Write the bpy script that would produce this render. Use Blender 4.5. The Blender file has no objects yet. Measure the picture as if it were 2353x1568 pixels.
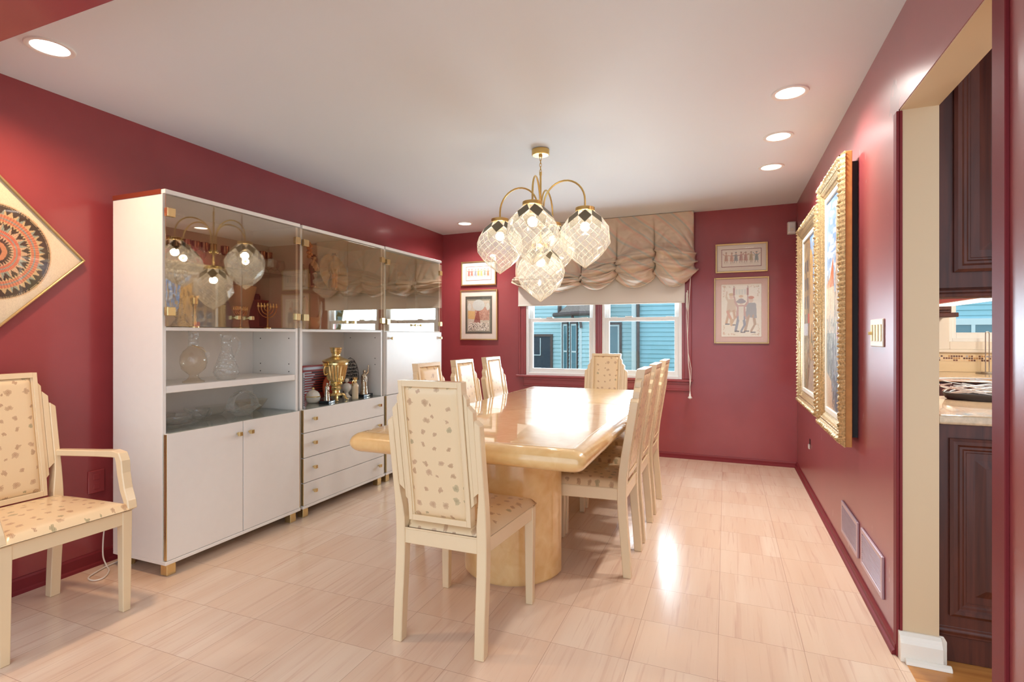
import bpy, bmesh, math, random
import numpy as np
from mathutils import Vector, Matrix
random.seed(7)
PI=math.pi
SC=bpy.context.scene
COL=SC.collection
# ------------------------------------------------------------------ helpers
def lin(c):
    def f(u): return u/12.92 if u<=.04045 else ((u+.055)/1.055)**2.4
    return tuple(f(u/255.) for u in c)
def rgb(r,g,b): return lin((r,g,b))
class MB:
    """collects shapes, build() links them as ONE mesh object"""
    def __init__(s): s.v=[]; s.f=[]; s.m=[]; s.sm=[]
    def add(s,vs,fs,mi=0,smooth=False):
        o=len(s.v); s.v+= [tuple(p) for p in vs]
        for f in fs: s.f.append([o+i for i in f]); s.m.append(mi); s.sm.append(smooth)
    def box(s,x0,x1,y0,y1,z0,z1,mi=0):
        s.add([(x0,y0,z0),(x1,y0,z0),(x1,y1,z0),(x0,y1,z0),(x0,y0,z1),(x1,y0,z1),(x1,y1,z1),(x0,y1,z1)],
              [(0,3,2,1),(4,5,6,7),(0,1,5,4),(1,2,6,5),(2,3,7,6),(3,0,4,7)],mi)
    def rows(s,rows,closed=True,caps=True,mi=0,smooth=True):
        """loft a list of equal-length point rings"""
        n=len(rows[0]); o=len(s.v)
        for r in rows: s.v+=[tuple(p) for p in r]
        k=n if closed else n-1
        for i in range(len(rows)-1):
            for j in range(k):
                a=o+i*n+j; b=o+i*n+(j+1)%n
                s.f.append([a,b,b+n,a+n]); s.m.append(mi); s.sm.append(smooth)
        if closed and caps:
            s.f.append([o+j for j in range(n)][::-1]); s.m.append(mi); s.sm.append(False)
            e=o+(len(rows)-1)*n
            s.f.append([e+j for j in range(n)]); s.m.append(mi); s.sm.append(False)
    def tube(s,pts,r,n=8,closed=False,caps=True,mi=0):
        P=[Vector(p) for p in pts]; m=len(P)
        R=r if isinstance(r,(list,tuple)) else [r]*m
        rows=[]; up=None
        for i in range(m):
            if closed: t=(P[(i+1)%m]-P[i-1])
            else: t=(P[min(i+1,m-1)]-P[max(i-1,0)])
            t.normalize()
            if up is None:
                up=Vector((0,0,1)) if abs(t.z)<.9 else Vector((1,0,0))
            a=t.cross(up)
            if a.length<1e-6: a=t.cross(Vector((0,1,0)))
            a.normalize(); b=a.cross(t); b.normalize(); up=b
            rows.append([P[i]+a*(R[i]*math.cos(2*PI*k/n))+b*(R[i]*math.sin(2*PI*k/n)) for k in range(n)])
        if closed: rows.append(rows[0])
        s.rows(rows,True,caps and not closed,mi,True)
    def lathe(s,prof,c=(0,0,0),n=24,mi=0,smooth=True,caps=True,sx=1,sy=1,a0=0):
        rows=[[(c[0]+sx*r*math.cos(2*PI*k/n+a0),c[1]+sy*r*math.sin(2*PI*k/n+a0),c[2]+z) for k in range(n)] for r,z in prof]
        s.rows(rows,True,caps,mi,smooth)
    def ball(s,c,rx,ry=None,rz=None,n=12,m=8,mi=0):
        ry=ry or rx; rz=rz or rx
        rows=[]
        for i in range(m+1):
            a=-PI/2+PI*i/m; q=max(math.cos(a),.02)
            rows.append([(c[0]+rx*q*math.cos(2*PI*k/n),c[1]+ry*q*math.sin(2*PI*k/n),c[2]+rz*math.sin(a)) for k in range(n)])
        s.rows(rows,True,True,mi,True)
    def prism(s,poly,fn,mi=0,smooth=False):
        """poly: 2d outline; fn(u,v,e) -> 3d for e=0,1"""
        n=len(poly); o=len(s.v)
        for e in (0,1): s.v+=[tuple(fn(u,v,e)) for u,v in poly]
        s.f.append([o+i for i in range(n)][::-1]); s.m.append(mi); s.sm.append(False)
        s.f.append([o+n+i for i in range(n)]); s.m.append(mi); s.sm.append(False)
        for i in range(n):
            j=(i+1)%n; s.f.append([o+i,o+j,o+n+j,o+n+i]); s.m.append(mi); s.sm.append(smooth)
    def grid(s,fn,nu,nv,mi=0,smooth=True):
        o=len(s.v)
        for j in range(nv+1):
            for i in range(nu+1): s.v.append(tuple(fn(i/nu,j/nv)))
        for j in range(nv):
            for i in range(nu):
                a=o+j*(nu+1)+i; s.f.append([a,a+1,a+nu+2,a+nu+1]); s.m.append(mi); s.sm.append(smooth)
    def build(s,name,mat,parent=None,bev=0,world=True,sharp=None,fixn=True,seg=1):
        me=bpy.data.meshes.new(name)
        off=Vector((0,0,0))
        if parent is not None and world:
            p=parent
            while p is not None: off+=p.location; p=p.parent
        me.from_pydata([tuple(Vector(p)-off) for p in s.v],[],s.f)
        mats=mat if isinstance(mat,(list,tuple)) else [mat]
        for mm in mats: me.materials.append(mm)
        me.polygons.foreach_set('material_index',s.m)
        me.polygons.foreach_set('use_smooth',s.sm)
        if fixn:
            bm=bmesh.new(); bm.from_mesh(me)
            bmesh.ops.recalc_face_normals(bm,faces=bm.faces); bm.to_mesh(me); bm.free()
        me.update()
        if any(s.sm): me.set_sharp_from_angle(angle=math.radians(sharp or 40))
        o=bpy.data.objects.new(name,me); COL.objects.link(o)
        if parent is not None: o.parent=parent
        if bev:
            b=o.modifiers.new('bevel','BEVEL'); b.width=bev; b.segments=seg; b.limit_method='ANGLE'; b.angle_limit=math.radians(40); b.harden_normals=False
        return o
def tag(o,label,cat,group=None,kind=None):
    if label: o['label']=label
    if cat: o['category']=cat
    if group: o['group']=group
    if kind: o['kind']=kind
    return o
def thing(name,label,cat,loc=(0,0,0),rz=0,group=None):
    o=bpy.data.objects.new(name,None); o.empty_display_size=.1; COL.objects.link(o)
    o.location=loc; o.rotation_euler=(0,0,rz)
    return tag(o,label,cat,group)
def struct(name,mb,mat,parent=None,bev=0,label=None):
    o=mb.build(name,mat,parent,bev)
    if parent is None: o['kind']='structure'
    if label: o['label']=label
    return o
KIDS={}
def kids(o): return [c for c in COL.objects if c.parent==o]
def copy_tree(o,parent=None):
    c=o.copy(); COL.objects.link(c)
    if parent is not None: c.parent=parent
    for k in kids(o): copy_tree(k,c)
    return c
# ------------------------------------------------------------------ materials
def newmat(name):
    m=bpy.data.materials.new(name); m.use_nodes=True
    nt=m.node_tree; b=nt.nodes['Principled BSDF']; return m,nt,b
def N(nt,t,**kw):
    n=nt.nodes.new(t)
    for k,v in kw.items():
        if k.startswith('i_'):
            k=k[2:]; k=int(k) if k.isdigit() else k.replace('_',' '); n.inputs[k].default_value=v
        else: setattr(n,k,v)
    return n
def L(nt,a,b): nt.links.new(a,b)
def math_n(nt,op,a,b=None,clamp=False):
    n=nt.nodes.new('ShaderNodeMath'); n.operation=op; n.use_clamp=clamp
    for i,x in enumerate((a,b)):
        if x is None: continue
        if isinstance(x,(int,float)): n.inputs[i].default_value=x
        else: nt.links.new(x,n.inputs[i])
    return n.outputs[0]
def mixc(nt,fac,a,b,mode='MIX'):
    n=nt.nodes.new('ShaderNodeMix'); n.data_type='RGBA'; n.blend_type=mode
    for i,x in ((0,fac),(6,a),(7,b)):
        if isinstance(x,(int,float)): n.inputs[i].default_value=x
        elif isinstance(x,tuple): n.inputs[i].default_value=(*x[:3],1)
        else: nt.links.new(x,n.inputs[i])
    return n.outputs[2]
def simple(name,col,rough=.5,metal=0,spec=.5,coat=0,coatr=.03,noise=0,nscale=20,bump=0,bscale=200,emit=None,es=0,trans=0):
    m,nt,b=newmat(name)
    b.inputs['Base Color'].default_value=(*col,1); b.inputs['Roughness'].default_value=rough
    b.inputs['Metallic'].default_value=metal; b.inputs['Specular IOR Level'].default_value=spec
    b.inputs['Coat Weight'].default_value=coat; b.inputs['Coat Roughness'].default_value=coatr
    if emit: b.inputs['Emission Color'].default_value=(*emit,1); b.inputs['Emission Strength'].default_value=es
    tc=N(nt,'ShaderNodeTexCoord')
    if noise:
        n=N(nt,'ShaderNodeTexNoise',i_Scale=nscale,i_Detail=4.); L(nt,tc.outputs['Object'],n.inputs['Vector'])
        r=N(nt,'ShaderNodeMapRange',i_1=.3,i_2=.7,i_3=1-noise,i_4=1+noise); L(nt,n.outputs[0],r.inputs[0])
        L(nt,mixc(nt,1.,col,r.outputs[0],'MULTIPLY'),b.inputs['Base Color'])
    if bump:
        n=N(nt,'ShaderNodeTexNoise',i_Scale=bscale,i_Detail=2.); L(nt,tc.outputs['Object'],n.inputs['Vector'])
        u=N(nt,'ShaderNodeBump',i_Strength=bump,i_Distance=.002); L(nt,n.outputs[0],u.inputs['Height']); L(nt,u.outputs[0],b.inputs['Normal'])
    return m
def glassy(name,tint=(1,1,1),base=.04,fres=4.5,milk=0,milkcol=(1,1,1),rough=0.,cut=0,cutscale=60):
    """thin clear glass: lets light straight through, mirrors at grazing angles"""
    m=bpy.data.materials.new(name); m.use_nodes=True; nt=m.node_tree; nt.nodes.clear()
    out=N(nt,'ShaderNodeOutputMaterial'); tr=N(nt,'ShaderNodeBsdfTransparent'); tr.inputs[0].default_value=(*tint,1)
    gl=N(nt,'ShaderNodeBsdfAnisotropic'); gl.inputs['Roughness'].default_value=rough
    fr=N(nt,'ShaderNodeLayerWeight',i_Blend=.5); f=math_n(nt,'ADD',math_n(nt,'MULTIPLY',math_n(nt,'POWER',fr.outputs['Facing'],fres),1-base),base,True)
    mx=N(nt,'ShaderNodeMixShader'); L(nt,f,mx.inputs[0]); L(nt,tr.outputs[0],mx.inputs[1]); L(nt,gl.outputs[0],mx.inputs[2])
    if cut:
        tc=N(nt,'ShaderNodeTexCoord'); vo=N(nt,'ShaderNodeTexVoronoi',i_Scale=float(cutscale)); vo.feature='F1'
        L(nt,tc.outputs['Object'],vo.inputs['Vector'])
        bu=N(nt,'ShaderNodeBump',i_Strength=cut,i_Distance=.01); L(nt,vo.outputs['Distance'],bu.inputs['Height'])
        L(nt,bu.outputs[0],gl.inputs['Normal']); L(nt,bu.outputs[0],fr.inputs['Normal'])
    last=mx
    if milk:
        d=N(nt,'ShaderNodeBsdfDiffuse'); d.inputs[0].default_value=(*milkcol,1)
        t=N(nt,'ShaderNodeBsdfTranslucent'); t.inputs[0].default_value=(*milkcol,1)
        a=N(nt,'ShaderNodeMixShader',i_0=.5); L(nt,d.outputs[0],a.inputs[1]); L(nt,t.outputs[0],a.inputs[2])
        last=N(nt,'ShaderNodeMixShader',i_0=milk); L(nt,mx.outputs[0],last.inputs[1]); L(nt,a.outputs[0],last.inputs[2])
    L(nt,last.outputs[0],out.inputs[0]); return m
def wallpaint(name,col,rough,scuff=False,spec=.5,coat=0,coatr=.12):
    m,nt,b=newmat(name); tc=N(nt,'ShaderNodeTexCoord')
    n=N(nt,'ShaderNodeTexNoise',i_Scale=3.,i_Detail=3.); L(nt,tc.outputs['Object'],n.inputs['Vector'])
    r=N(nt,'ShaderNodeMapRange',i_1=.3,i_2=.7,i_3=.93,i_4=1.07); L(nt,n.outputs[0],r.inputs[0])
    c=mixc(nt,1.,col,r.outputs[0],'MULTIPLY')
    if scuff:
        # peeling patch beside the doorway head and small pale scuffs low on the wall
        vm=N(nt,'ShaderNodeVectorMath',operation='DISTANCE'); L(nt,tc.outputs['Object'],vm.inputs[0]); vm.inputs[1].default_value=(.611,2.47,2.13)
        n2=N(nt,'ShaderNodeTexNoise',i_Scale=22.,i_Detail=4.); L(nt,tc.outputs['Object'],n2.inputs['Vector'])
        e=math_n(nt,'ADD',vm.outputs['Value'],math_n(nt,'MULTIPLY',n2.outputs[0],.16))
        k=math_n(nt,'LESS_THAN',e,.145); c=mixc(nt,math_n(nt,'MULTIPLY',k,.55),c,(.10,.012,.02))
        n3=N(nt,'ShaderNodeTexNoise',i_Scale=9.,i_Detail=6.); mp=N(nt,'ShaderNodeMapping'); mp.inputs['Scale'].default_value=(1,2.2,.9)
        L(nt,tc.outputs['Object'],mp.inputs[0]); L(nt,mp.outputs[0],n3.inputs['Vector'])
        k=math_n(nt,'GREATER_THAN',n3.outputs[0],.715); c=mixc(nt,math_n(nt,'MULTIPLY',k,.5),c,(.62,.42,.45))
    L(nt,c,b.inputs['Base Color']); b.inputs['Roughness'].default_value=rough; b.inputs['Specular IOR Level'].default_value=spec
    b.inputs['Coat Weight'].default_value=coat; b.inputs['Coat Roughness'].default_value=coatr
    bn=N(nt,'ShaderNodeTexNoise',i_Scale=140.,i_Detail=2.); L(nt,tc.outputs['Object'],bn.inputs['Vector'])
    u=N(nt,'ShaderNodeBump',i_Strength=.06,i_Distance=.003); L(nt,bn.outputs[0],u.inputs['Height']); L(nt,u.outputs[0],b.inputs['Normal'])
    return m
def floor_mat():
    m,nt,b=newmat('travertine_tile'); tc=N(nt,'ShaderNodeTexCoord'); S=.3085
    sp=N(nt,'ShaderNodeSeparateXYZ'); L(nt,tc.outputs['Object'],sp.inputs[0])
    def cell(o,off):
        t=math_n(nt,'DIVIDE',math_n(nt,'SUBTRACT',o,off),S); fl=math_n(nt,'FLOOR',t); fr=math_n(nt,'FRACT',t)
        d=math_n(nt,'MINIMUM',fr,math_n(nt,'SUBTRACT',1.,fr)); return fl,d
    ix,dx=cell(sp.outputs[0],-.335); iy,dy=cell(sp.outputs[1],2.010)
    cb=N(nt,'ShaderNodeCombineXYZ'); L(nt,ix,cb.inputs[0]); L(nt,iy,cb.inputs[1])
    wn=N(nt,'ShaderNodeTexWhiteNoise'); L(nt,cb.outputs[0],wn.inputs['Vector'])
    # grain runs along the room; every tile is cut from another place in the slab
    sc=N(nt,'ShaderNodeVectorMath',operation='MULTIPLY'); L(nt,tc.outputs['Object'],sc.inputs[0]); sc.inputs[1].default_value=(1.,.035,1.)
    of=N(nt,'ShaderNodeVectorMath',operation='MULTIPLY'); L(nt,wn.outputs['Color'],of.inputs[0]); of.inputs[1].default_value=(7,7,7)
    ad=N(nt,'ShaderNodeVectorMath',operation='ADD'); L(nt,sc.outputs[0],ad.inputs[0]); L(nt,of.outputs[0],ad.inputs[1])
    n1=N(nt,'ShaderNodeTexNoise',i_Scale=9.,i_Detail=5.,i_Distortion=.3); L(nt,ad.outputs[0],n1.inputs['Vector'])
    n2=N(nt,'ShaderNodeTexNoise',i_Scale=60.,i_Detail=6.,i_Distortion=.6); L(nt,ad.outputs[0],n2.inputs['Vector'])
    r1=N(nt,'ShaderNodeMapRange',i_1=.35,i_2=.68); L(nt,n1.outputs[0],r1.inputs[0])
    c=mixc(nt,r1.outputs[0],rgb(228,206,184),rgb(217,187,163))
    c=mixc(nt,math_n(nt,'MULTIPLY',wn.outputs['Value'],.45),c,rgb(221,188,160))
    r2=N(nt,'ShaderNodeMapRange',i_1=.55,i_2=.74,i_3=0.,i_4=.45); L(nt,n2.outputs[0],r2.inputs[0])
    c=mixc(nt,r2.outputs[0],c,rgb(188,142,124))
    g=math_n(nt,'LESS_THAN',math_n(nt,'MINIMUM',dx,dy),.0032)
    c=mixc(nt,math_n(nt,'MULTIPLY',g,.6),c,rgb(150,112,96))
    L(nt,c,b.inputs['Base Color'])
    r3=N(nt,'ShaderNodeMapRange',i_1=.3,i_2=.8,i_3=.13,i_4=.27); L(nt,n2.outputs[0],r3.inputs[0]); L(nt,r3.outputs[0],b.inputs['Roughness'])
    b.inputs['Specular IOR Level'].default_value=.5
    u=N(nt,'ShaderNodeBump',i_Strength=.25,i_Distance=.0015); u.invert=True; L(nt,g,u.inputs['Height']); L(nt,u.outputs[0],b.inputs['Normal'])
    return m
def floral(name,axes):
    """cream vinyl with a scattered print of small leafy buds"""
    m,nt,b=newmat(name); tc=N(nt,'ShaderNodeTexCoord'); sp=N(nt,'ShaderNodeSeparateXYZ'); L(nt,tc.outputs['Object'],sp.inputs[0])
    cb=N(nt,'ShaderNodeCombineXYZ'); L(nt,sp.outputs[axes[0]],cb.inputs[0]); L(nt,sp.outputs[axes[1]],cb.inputs[1])
    ns=N(nt,'ShaderNodeTexNoise',i_Scale=70.,i_Detail=3.); L(nt,cb.outputs[0],ns.inputs['Vector'])
    sub=N(nt,'ShaderNodeVectorMath',operation='SUBTRACT'); L(nt,ns.outputs['Color'],sub.inputs[0]); sub.inputs[1].default_value=(.5,.5,.5)
    mu=N(nt,'ShaderNodeVectorMath',operation='SCALE'); L(nt,sub.outputs[0],mu.inputs[0]); mu.inputs['Scale'].default_value=.026
    ad=N(nt,'ShaderNodeVectorMath',operation='ADD'); L(nt,cb.outputs[0],ad.inputs[0]); L(nt,mu.outputs[0],ad.inputs[1])
    vo=N(nt,'ShaderNodeTexVoronoi',voronoi_dimensions='2D',i_Scale=18.,i_Randomness=.6); L(nt,ad.outputs[0],vo.inputs['Vector'])
    hs=N(nt,'ShaderNodeSeparateColor'); L(nt,vo.outputs['Color'],hs.inputs[0])
    rad=math_n(nt,'ADD',.11,math_n(nt,'MULTIPLY',hs.outputs[0],.15))
    ins=math_n(nt,'LESS_THAN',vo.outputs['Distance'],rad)
    wv=N(nt,'ShaderNodeTexWave',i_Scale=68.,i_Distortion=2.); mp=N(nt,'ShaderNodeMapping'); mp.inputs['Rotation'].default_value=(0,0,.6)
    L(nt,cb.outputs[0],mp.inputs[0]); L(nt,mp.outputs[0],wv.inputs['Vector'])
    fade=N(nt,'ShaderNodeMapRange',i_1=.0,i_2=.26,i_3=.85,i_4=.4); L(nt,vo.outputs['Distance'],fade.inputs[0])
    k=math_n(nt,'MULTIPLY',ins,math_n(nt,'MULTIPLY',fade.outputs[0],math_n(nt,'ADD',.45,math_n(nt,'MULTIPLY',wv.outputs[0],.6))),True)
    tint=mixc(nt,math_n(nt,'GREATER_THAN',hs.outputs[1],.72),mixc(nt,hs.outputs[2],rgb(142,90,56),rgb(160,110,88)),rgb(112,112,78))
    base=mixc(nt,k,rgb(230,203,162),tint)
    L(nt,base,b.inputs['Base Color']); b.inputs['Roughness'].default_value=.3
    b.inputs['Coat Weight'].default_value=.25; b.inputs['Coat Roughness'].default_value=.15
    return m
def lacquer_mat():
    m,nt,b=newmat('cream_lacquered_parchment'); tc=N(nt,'ShaderNodeTexCoord')
    n=N(nt,'ShaderNodeTexNoise',i_Scale=14.,i_Detail=6.,i_Distortion=.8); L(nt,tc.outputs['Object'],n.inputs['Vector'])
    r=N(nt,'ShaderNodeMapRange',i_1=.3,i_2=.75); L(nt,n.outputs[0],r.inputs[0])
    c=mixc(nt,r.outputs[0],rgb(236,200,140),rgb(222,176,110)); L(nt,c,b.inputs['Base Color'])
    b.inputs['Roughness'].default_value=.28; b.inputs['Coat Weight'].default_value=1.; b.inputs['Coat Roughness'].default_value=.02; b.inputs['Coat IOR'].default_value=1.6
    return m
def fabric_mat():
    m,nt,b=newmat('taupe_striped_taffeta'); tc=N(nt,'ShaderNodeTexCoord'); uv=N(nt,'ShaderNodeUVMap')
    mp=N(nt,'ShaderNodeMapping'); mp.inputs['Rotation'].default_value=(0,0,.62); L(nt,uv.outputs[0],mp.inputs[0])
    w=N(nt,'ShaderNodeTexWave',i_Scale=1.1,i_Distortion=1.2,i_Detail=2.); L(nt,mp.outputs[0],w.inputs['Vector'])
    r=N(nt,'ShaderNodeValToRGB'); e=r.color_ramp.elements
    e[0].position=0; e[0].color=(*rgb(218,198,174),1); e[1].position=1; e[1].color=(*rgb(208,190,168),1)
    for p,c in ((.2,(222,200,174)),(.36,(222,186,164)),(.5,(216,192,166)),(.68,(186,190,178)),(.8,(212,194,170))):
        x=e.new(p); x.color=(*rgb(*c),1)
    L(nt,w.outputs[0],r.inputs[0])
    n=N(nt,'ShaderNodeTexNoise',i_Scale=4.,i_Detail=3.); L(nt,mp.outputs[0],n.inputs['Vector'])
    k=N(nt,'ShaderNodeMapRange',i_1=.55,i_2=.70,i_3=0.,i_4=.35); L(nt,n.outputs[0],k.inputs[0])
    c=mixc(nt,k.outputs[0],r.outputs[0],rgb(196,140,122)); L(nt,c,b.inputs['Base Color'])
    b.inputs['Roughness'].default_value=.42; b.inputs['Sheen Weight'].default_value=.2
    return m
def wood_mat(name,c1,c2,scale=(1,.06,1),rough=.35,coat=0):
    m,nt,b=newmat(name); tc=N(nt,'ShaderNodeTexCoord'); mp=N(nt,'ShaderNodeMapping'); mp.inputs['Scale'].default_value=scale
    L(nt,tc.outputs['Object'],mp.inputs[0]); n=N(nt,'ShaderNodeTexNoise',i_Scale=30.,i_Detail=5.,i_Distortion=1.); L(nt,mp.outputs[0],n.inputs['Vector'])
    r=N(nt,'ShaderNodeMapRange',i_1=.3,i_2=.7); L(nt,n.outputs[0],r.inputs[0])
    L(nt,mixc(nt,r.outputs[0],c1,c2),b.inputs['Base Color']); b.inputs['Roughness'].default_value=rough; b.inputs['Specular IOR Level'].default_value=.35
    b.inputs['Coat Weight'].default_value=coat; b.inputs['Coat Roughness'].default_value=.15
    return m
def mosaic_mat():
    m,nt,b=newmat('mosaic_tile'); tc=N(nt,'ShaderNodeTexCoord'); sp=N(nt,'ShaderNodeSeparateXYZ'); L(nt,tc.outputs['Object'],sp.inputs[0])
    S=.017
    def cell(o):
        t=math_n(nt,'DIVIDE',o,S); fr=math_n(nt,'FRACT',t); return math_n(nt,'FLOOR',t),math_n(nt,'MINIMUM',fr,math_n(nt,'SUBTRACT',1.,fr))
    ix,dx=cell(sp.outputs[0]); iz,dz=cell(sp.outputs[2]); cb=N(nt,'ShaderNodeCombineXYZ'); L(nt,ix,cb.inputs[0]); L(nt,iz,cb.inputs[1])
    wn=N(nt,'ShaderNodeTexWhiteNoise'); L(nt,cb.outputs[0],wn.inputs['Vector']); r=N(nt,'ShaderNodeValToRGB'); r.color_ramp.interpolation='CONSTANT'
    e=r.color_ramp.elements; e[0].position=0; e[0].color=(*rgb(232,205,160),1); e[1].position=.25; e[1].color=(*rgb(190,140,85),1)
    for p,c in ((.45,(120,75,50)),(.6,(225,200,160)),(.75,(170,165,170)),(.86,(95,60,50))):
        x=e.new(p); x.color=(*rgb(*c),1)
    L(nt,wn.outputs['Value'],r.inputs[0]); g=math_n(nt,'LESS_THAN',math_n(nt,'MINIMUM',dx,dz),.09)
    L(nt,mixc(nt,g,r.outputs[0],rgb(232,214,180)),b.inputs['Base Color']); b.inputs['Roughness'].default_value=.2
    return m
def attr_mat(name,rough=.6,coat=0):
    m,nt,b=newmat(name); a=N(nt,'ShaderNodeAttribute',attribute_name='ink'); L(nt,a.outputs['Color'],b.inputs['Base Color'])
    b.inputs['Roughness'].default_value=rough; b.inputs['Coat Weight'].default_value=coat; b.inputs['Coat Roughness'].default_value=.02
    return m
M={}
M['red']=wallpaint('red_gloss_paint',(.31,.052,.058),.27,coat=.35)
M['red_right']=wallpaint('red_gloss_paint_scuffed',(.31,.052,.058),.42,scuff=True,spec=.7,coat=.7,coatr=.28)
M['redtrim']=simple('dark_red_trim_paint',(.20,.020,.026),.5,spec=.3)
M['ceiling']=simple('white_ceiling_paint',rgb(228,234,238),.6,bump=.05,bscale=90)
M['cream_paint']=simple('cream_jamb_paint',rgb(216,190,154),.5,bump=.05,bscale=90)
M['white_trim']=simple('white_gloss_trim',rgb(240,234,222),.3)
M['floor']=floor_mat()
M['oak']=wood_mat('golden_oak',rgb(214,150,78),rgb(188,120,56),(.08,1,1),.3,.4)
M['laminate']=simple('white_laminate',rgb(236,230,222),.35,noise=.01)
M['laminate_in']=simple('cream_laminate_inside',rgb(228,214,196),.4)
M['rawedge']=simple('red_brown_panel_edge',rgb(120,50,30),.5)
M['brass']=simple('polished_brass',rgb(228,204,150),.2,.9)
M['satin_brass']=simple('satin_brass',rgb(222,190,118),.28,.9)
M['darkfacet']=simple('dark_bronze_facet',rgb(112,102,80),.35,.35)
M['smoked']=glassy('smoked_glass',(.95,.87,.75),.20,3.)
M['shelfglass']=glassy('shelf_glass',(.95,.98,.97),.03,4.5)
M['pane']=glassy('window_glass',(.95,.98,.98),.02,4.5)
M['clear']=glassy('clear_glass',(.95,.95,.93),.06,4.5,milk=.04)
M['crystal']=glassy('cut_crystal',(.93,.93,.91),.10,4.5,milk=.10,cut=.9,cutscale=55)
M['heavycrystal']=glassy('heavy_cut_crystal',(.80,.76,.70),.34,4.5,milk=.06,cut=.9,cutscale=90)
M['amber']=glassy('amber_glass',(.985,.94,.87),.06,4.5,milk=.012,milkcol=(.95,.8,.62),cut=.4,cutscale=40)
M['lampglass']=glassy('lamp_glass',(.96,.95,.92),.05,4.5,milk=.18,milkcol=(.98,.99,.98))
M['leading']=simple('pale_brass_leading',rgb(246,236,214),.35,.2)
M['bulb']=simple('lit_bulb',(1,.9,.7),.4,emit=(1.,.80,.52),es=16.)
M['globe']=glassy('bulb_globe',(1,.97,.92),.05,4.5,milk=.10,milkcol=(1,.95,.85))
M['lens']=simple('lit_downlight_lens',(1,1,1),.4,emit=(1.,.95,.86),es=5.)
M['white_plastic']=simple('white_plastic',rgb(238,236,230),.4)
M['table']=lacquer_mat()
M['floral_back']=floral('cream_floral_vinyl_upright',(0,2))
M['floral_seat']=floral('cream_floral_vinyl_flat',(0,1))
M['chairpaint']=simple('cream_lacquered_wood',rgb(228,204,166),.27,coat=.4,coatr=.1)
M['felt']=simple('dark_foot_pad',rgb(60,48,40),.8)
M['vinyl']=simple('white_vinyl_window',rgb(240,242,242),.35)
M['fabric']=fabric_mat()
M['roller']=simple('white_roller_fabric',rgb(236,230,220),.7,bump=.1,bscale=500)
M['cord']=simple('white_cord',rgb(232,226,216),.6)
M['gold']=simple('gilded_carving',rgb(206,178,132),.34,.6,noise=.35,nscale=120,bump=.5,bscale=160)
M['goldwood']=simple('gilt_frame_side',rgb(206,150,84),.4,.2,noise=.08,nscale=30)
M['thin_gold']=simple('thin_gold_moulding',rgb(214,184,128),.28,.8)
M['liner']=simple('white_linen_liner',rgb(240,234,220),.6)
M['black']=simple('black_backing',rgb(24,22,24),.5)
M['art']=attr_mat('printed_art',.5,.6)
M['oil']=attr_mat('oil_painting',.35,.2)
M['picglass']=glassy('picture_glass',(1,1,1),.015,4.5)
M['cherry']=wood_mat('dark_cherry_wood',rgb(96,48,34),rgb(64,30,22),(1,1,.06),.4,.08)
M['granite']=simple('polished_beige_granite',rgb(208,184,152),.08,noise=.16,nscale=60,coat=.3)
M['backsplash']=simple('cream_backsplash_tile',rgb(230,210,172),.3)
M['mosaic']=mosaic_mat()
M['steel']=simple('brushed_steel',rgb(190,188,184),.3,1.)
M['wire']=simple('pale_steel_wire',rgb(206,206,206),.3,.4)
M['darksteel']=simple('dark_metal',rgb(70,70,74),.4,.8)
M['kitchenwall']=simple('cream_kitchen_wall',rgb(238,228,206),.5)
M['siding']=simple('pale_blue_siding',rgb(176,214,222),.5)
M['siding2']=simple('blue_siding',rgb(146,198,212),.5)
M['browntrim']=simple('brown_house_trim',rgb(92,74,70),.5)
M['shingle']=simple('grey_brown_shingles',rgb(150,136,128),.9,noise=.2,nscale=25)
M['housewhite']=simple('pale_house_trim',rgb(214,228,232),.5)
M['darkglass']=simple('dark_house_window',rgb(84,128,142),.08,spec=.8)
M['darkscreen']=simple('dark_screen_mesh',rgb(50,62,76),.6)
M['grass']=simple('lawn',rgb(120,140,96),.9,noise=.25,nscale=8)
M['leafgreen']=simple('tree_leaves',rgb(96,136,74),.7,noise=.3,nscale=20)
M['bark']=simple('bark',rgb(92,76,60),.9)
M['vent']=simple('mauve_painted_vent',rgb(196,172,182),.3,.2)
M['switchcream']=simple('cream_switch_plate',rgb(236,226,208),.35)
M['silver']=simple('polished_silver',rgb(206,196,178),.18,1.,noise=.3,nscale=90,bump=.6,bscale=120)
M['goldmetal']=simple('bright_gold_metal',rgb(242,216,156),.2,.95)
M['blackbase']=simple('black_plinth',rgb(34,38,42),.25)
M['porcelain']=simple('white_porcelain',rgb(238,230,216),.2,coat=.5)
M['ceramic']=simple('beige_ceramic',rgb(222,200,164),.25,coat=.5)
M['bookred']=simple('red_cover',rgb(176,52,40),.4)
M['bookdark']=simple('dark_print_bar',rgb(52,36,40),.5)
M['booksilver']=simple('silver_print_bar',rgb(176,170,172),.35,.4)
M['orange']=simple('orange_red_cover',rgb(205,84,44),.4)
M['purplecup']=simple('smoky_metal_cup',rgb(150,112,92),.2,.9)
M['clownpale']=simple('pale_painted_porcelain',rgb(226,200,166),.35)
M['clownbrown']=simple('brown_painted_porcelain',rgb(112,92,72),.4)
M['clowngreen']=simple('green_painted_porcelain',rgb(92,104,72),.4)
M['peach']=simple('peach_painted_porcelain',rgb(236,180,124),.35)
M['redwood']=simple('red_brown_wood',rgb(118,54,34),.4)
M['greenglass']=glassy('green_glass',(.5,.62,.55),.1,4.5)
WORLD=1.7; CAN_W=80; BULB_W=2.6; WIN_BOOST_W=70; EXPO=0.17
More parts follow.
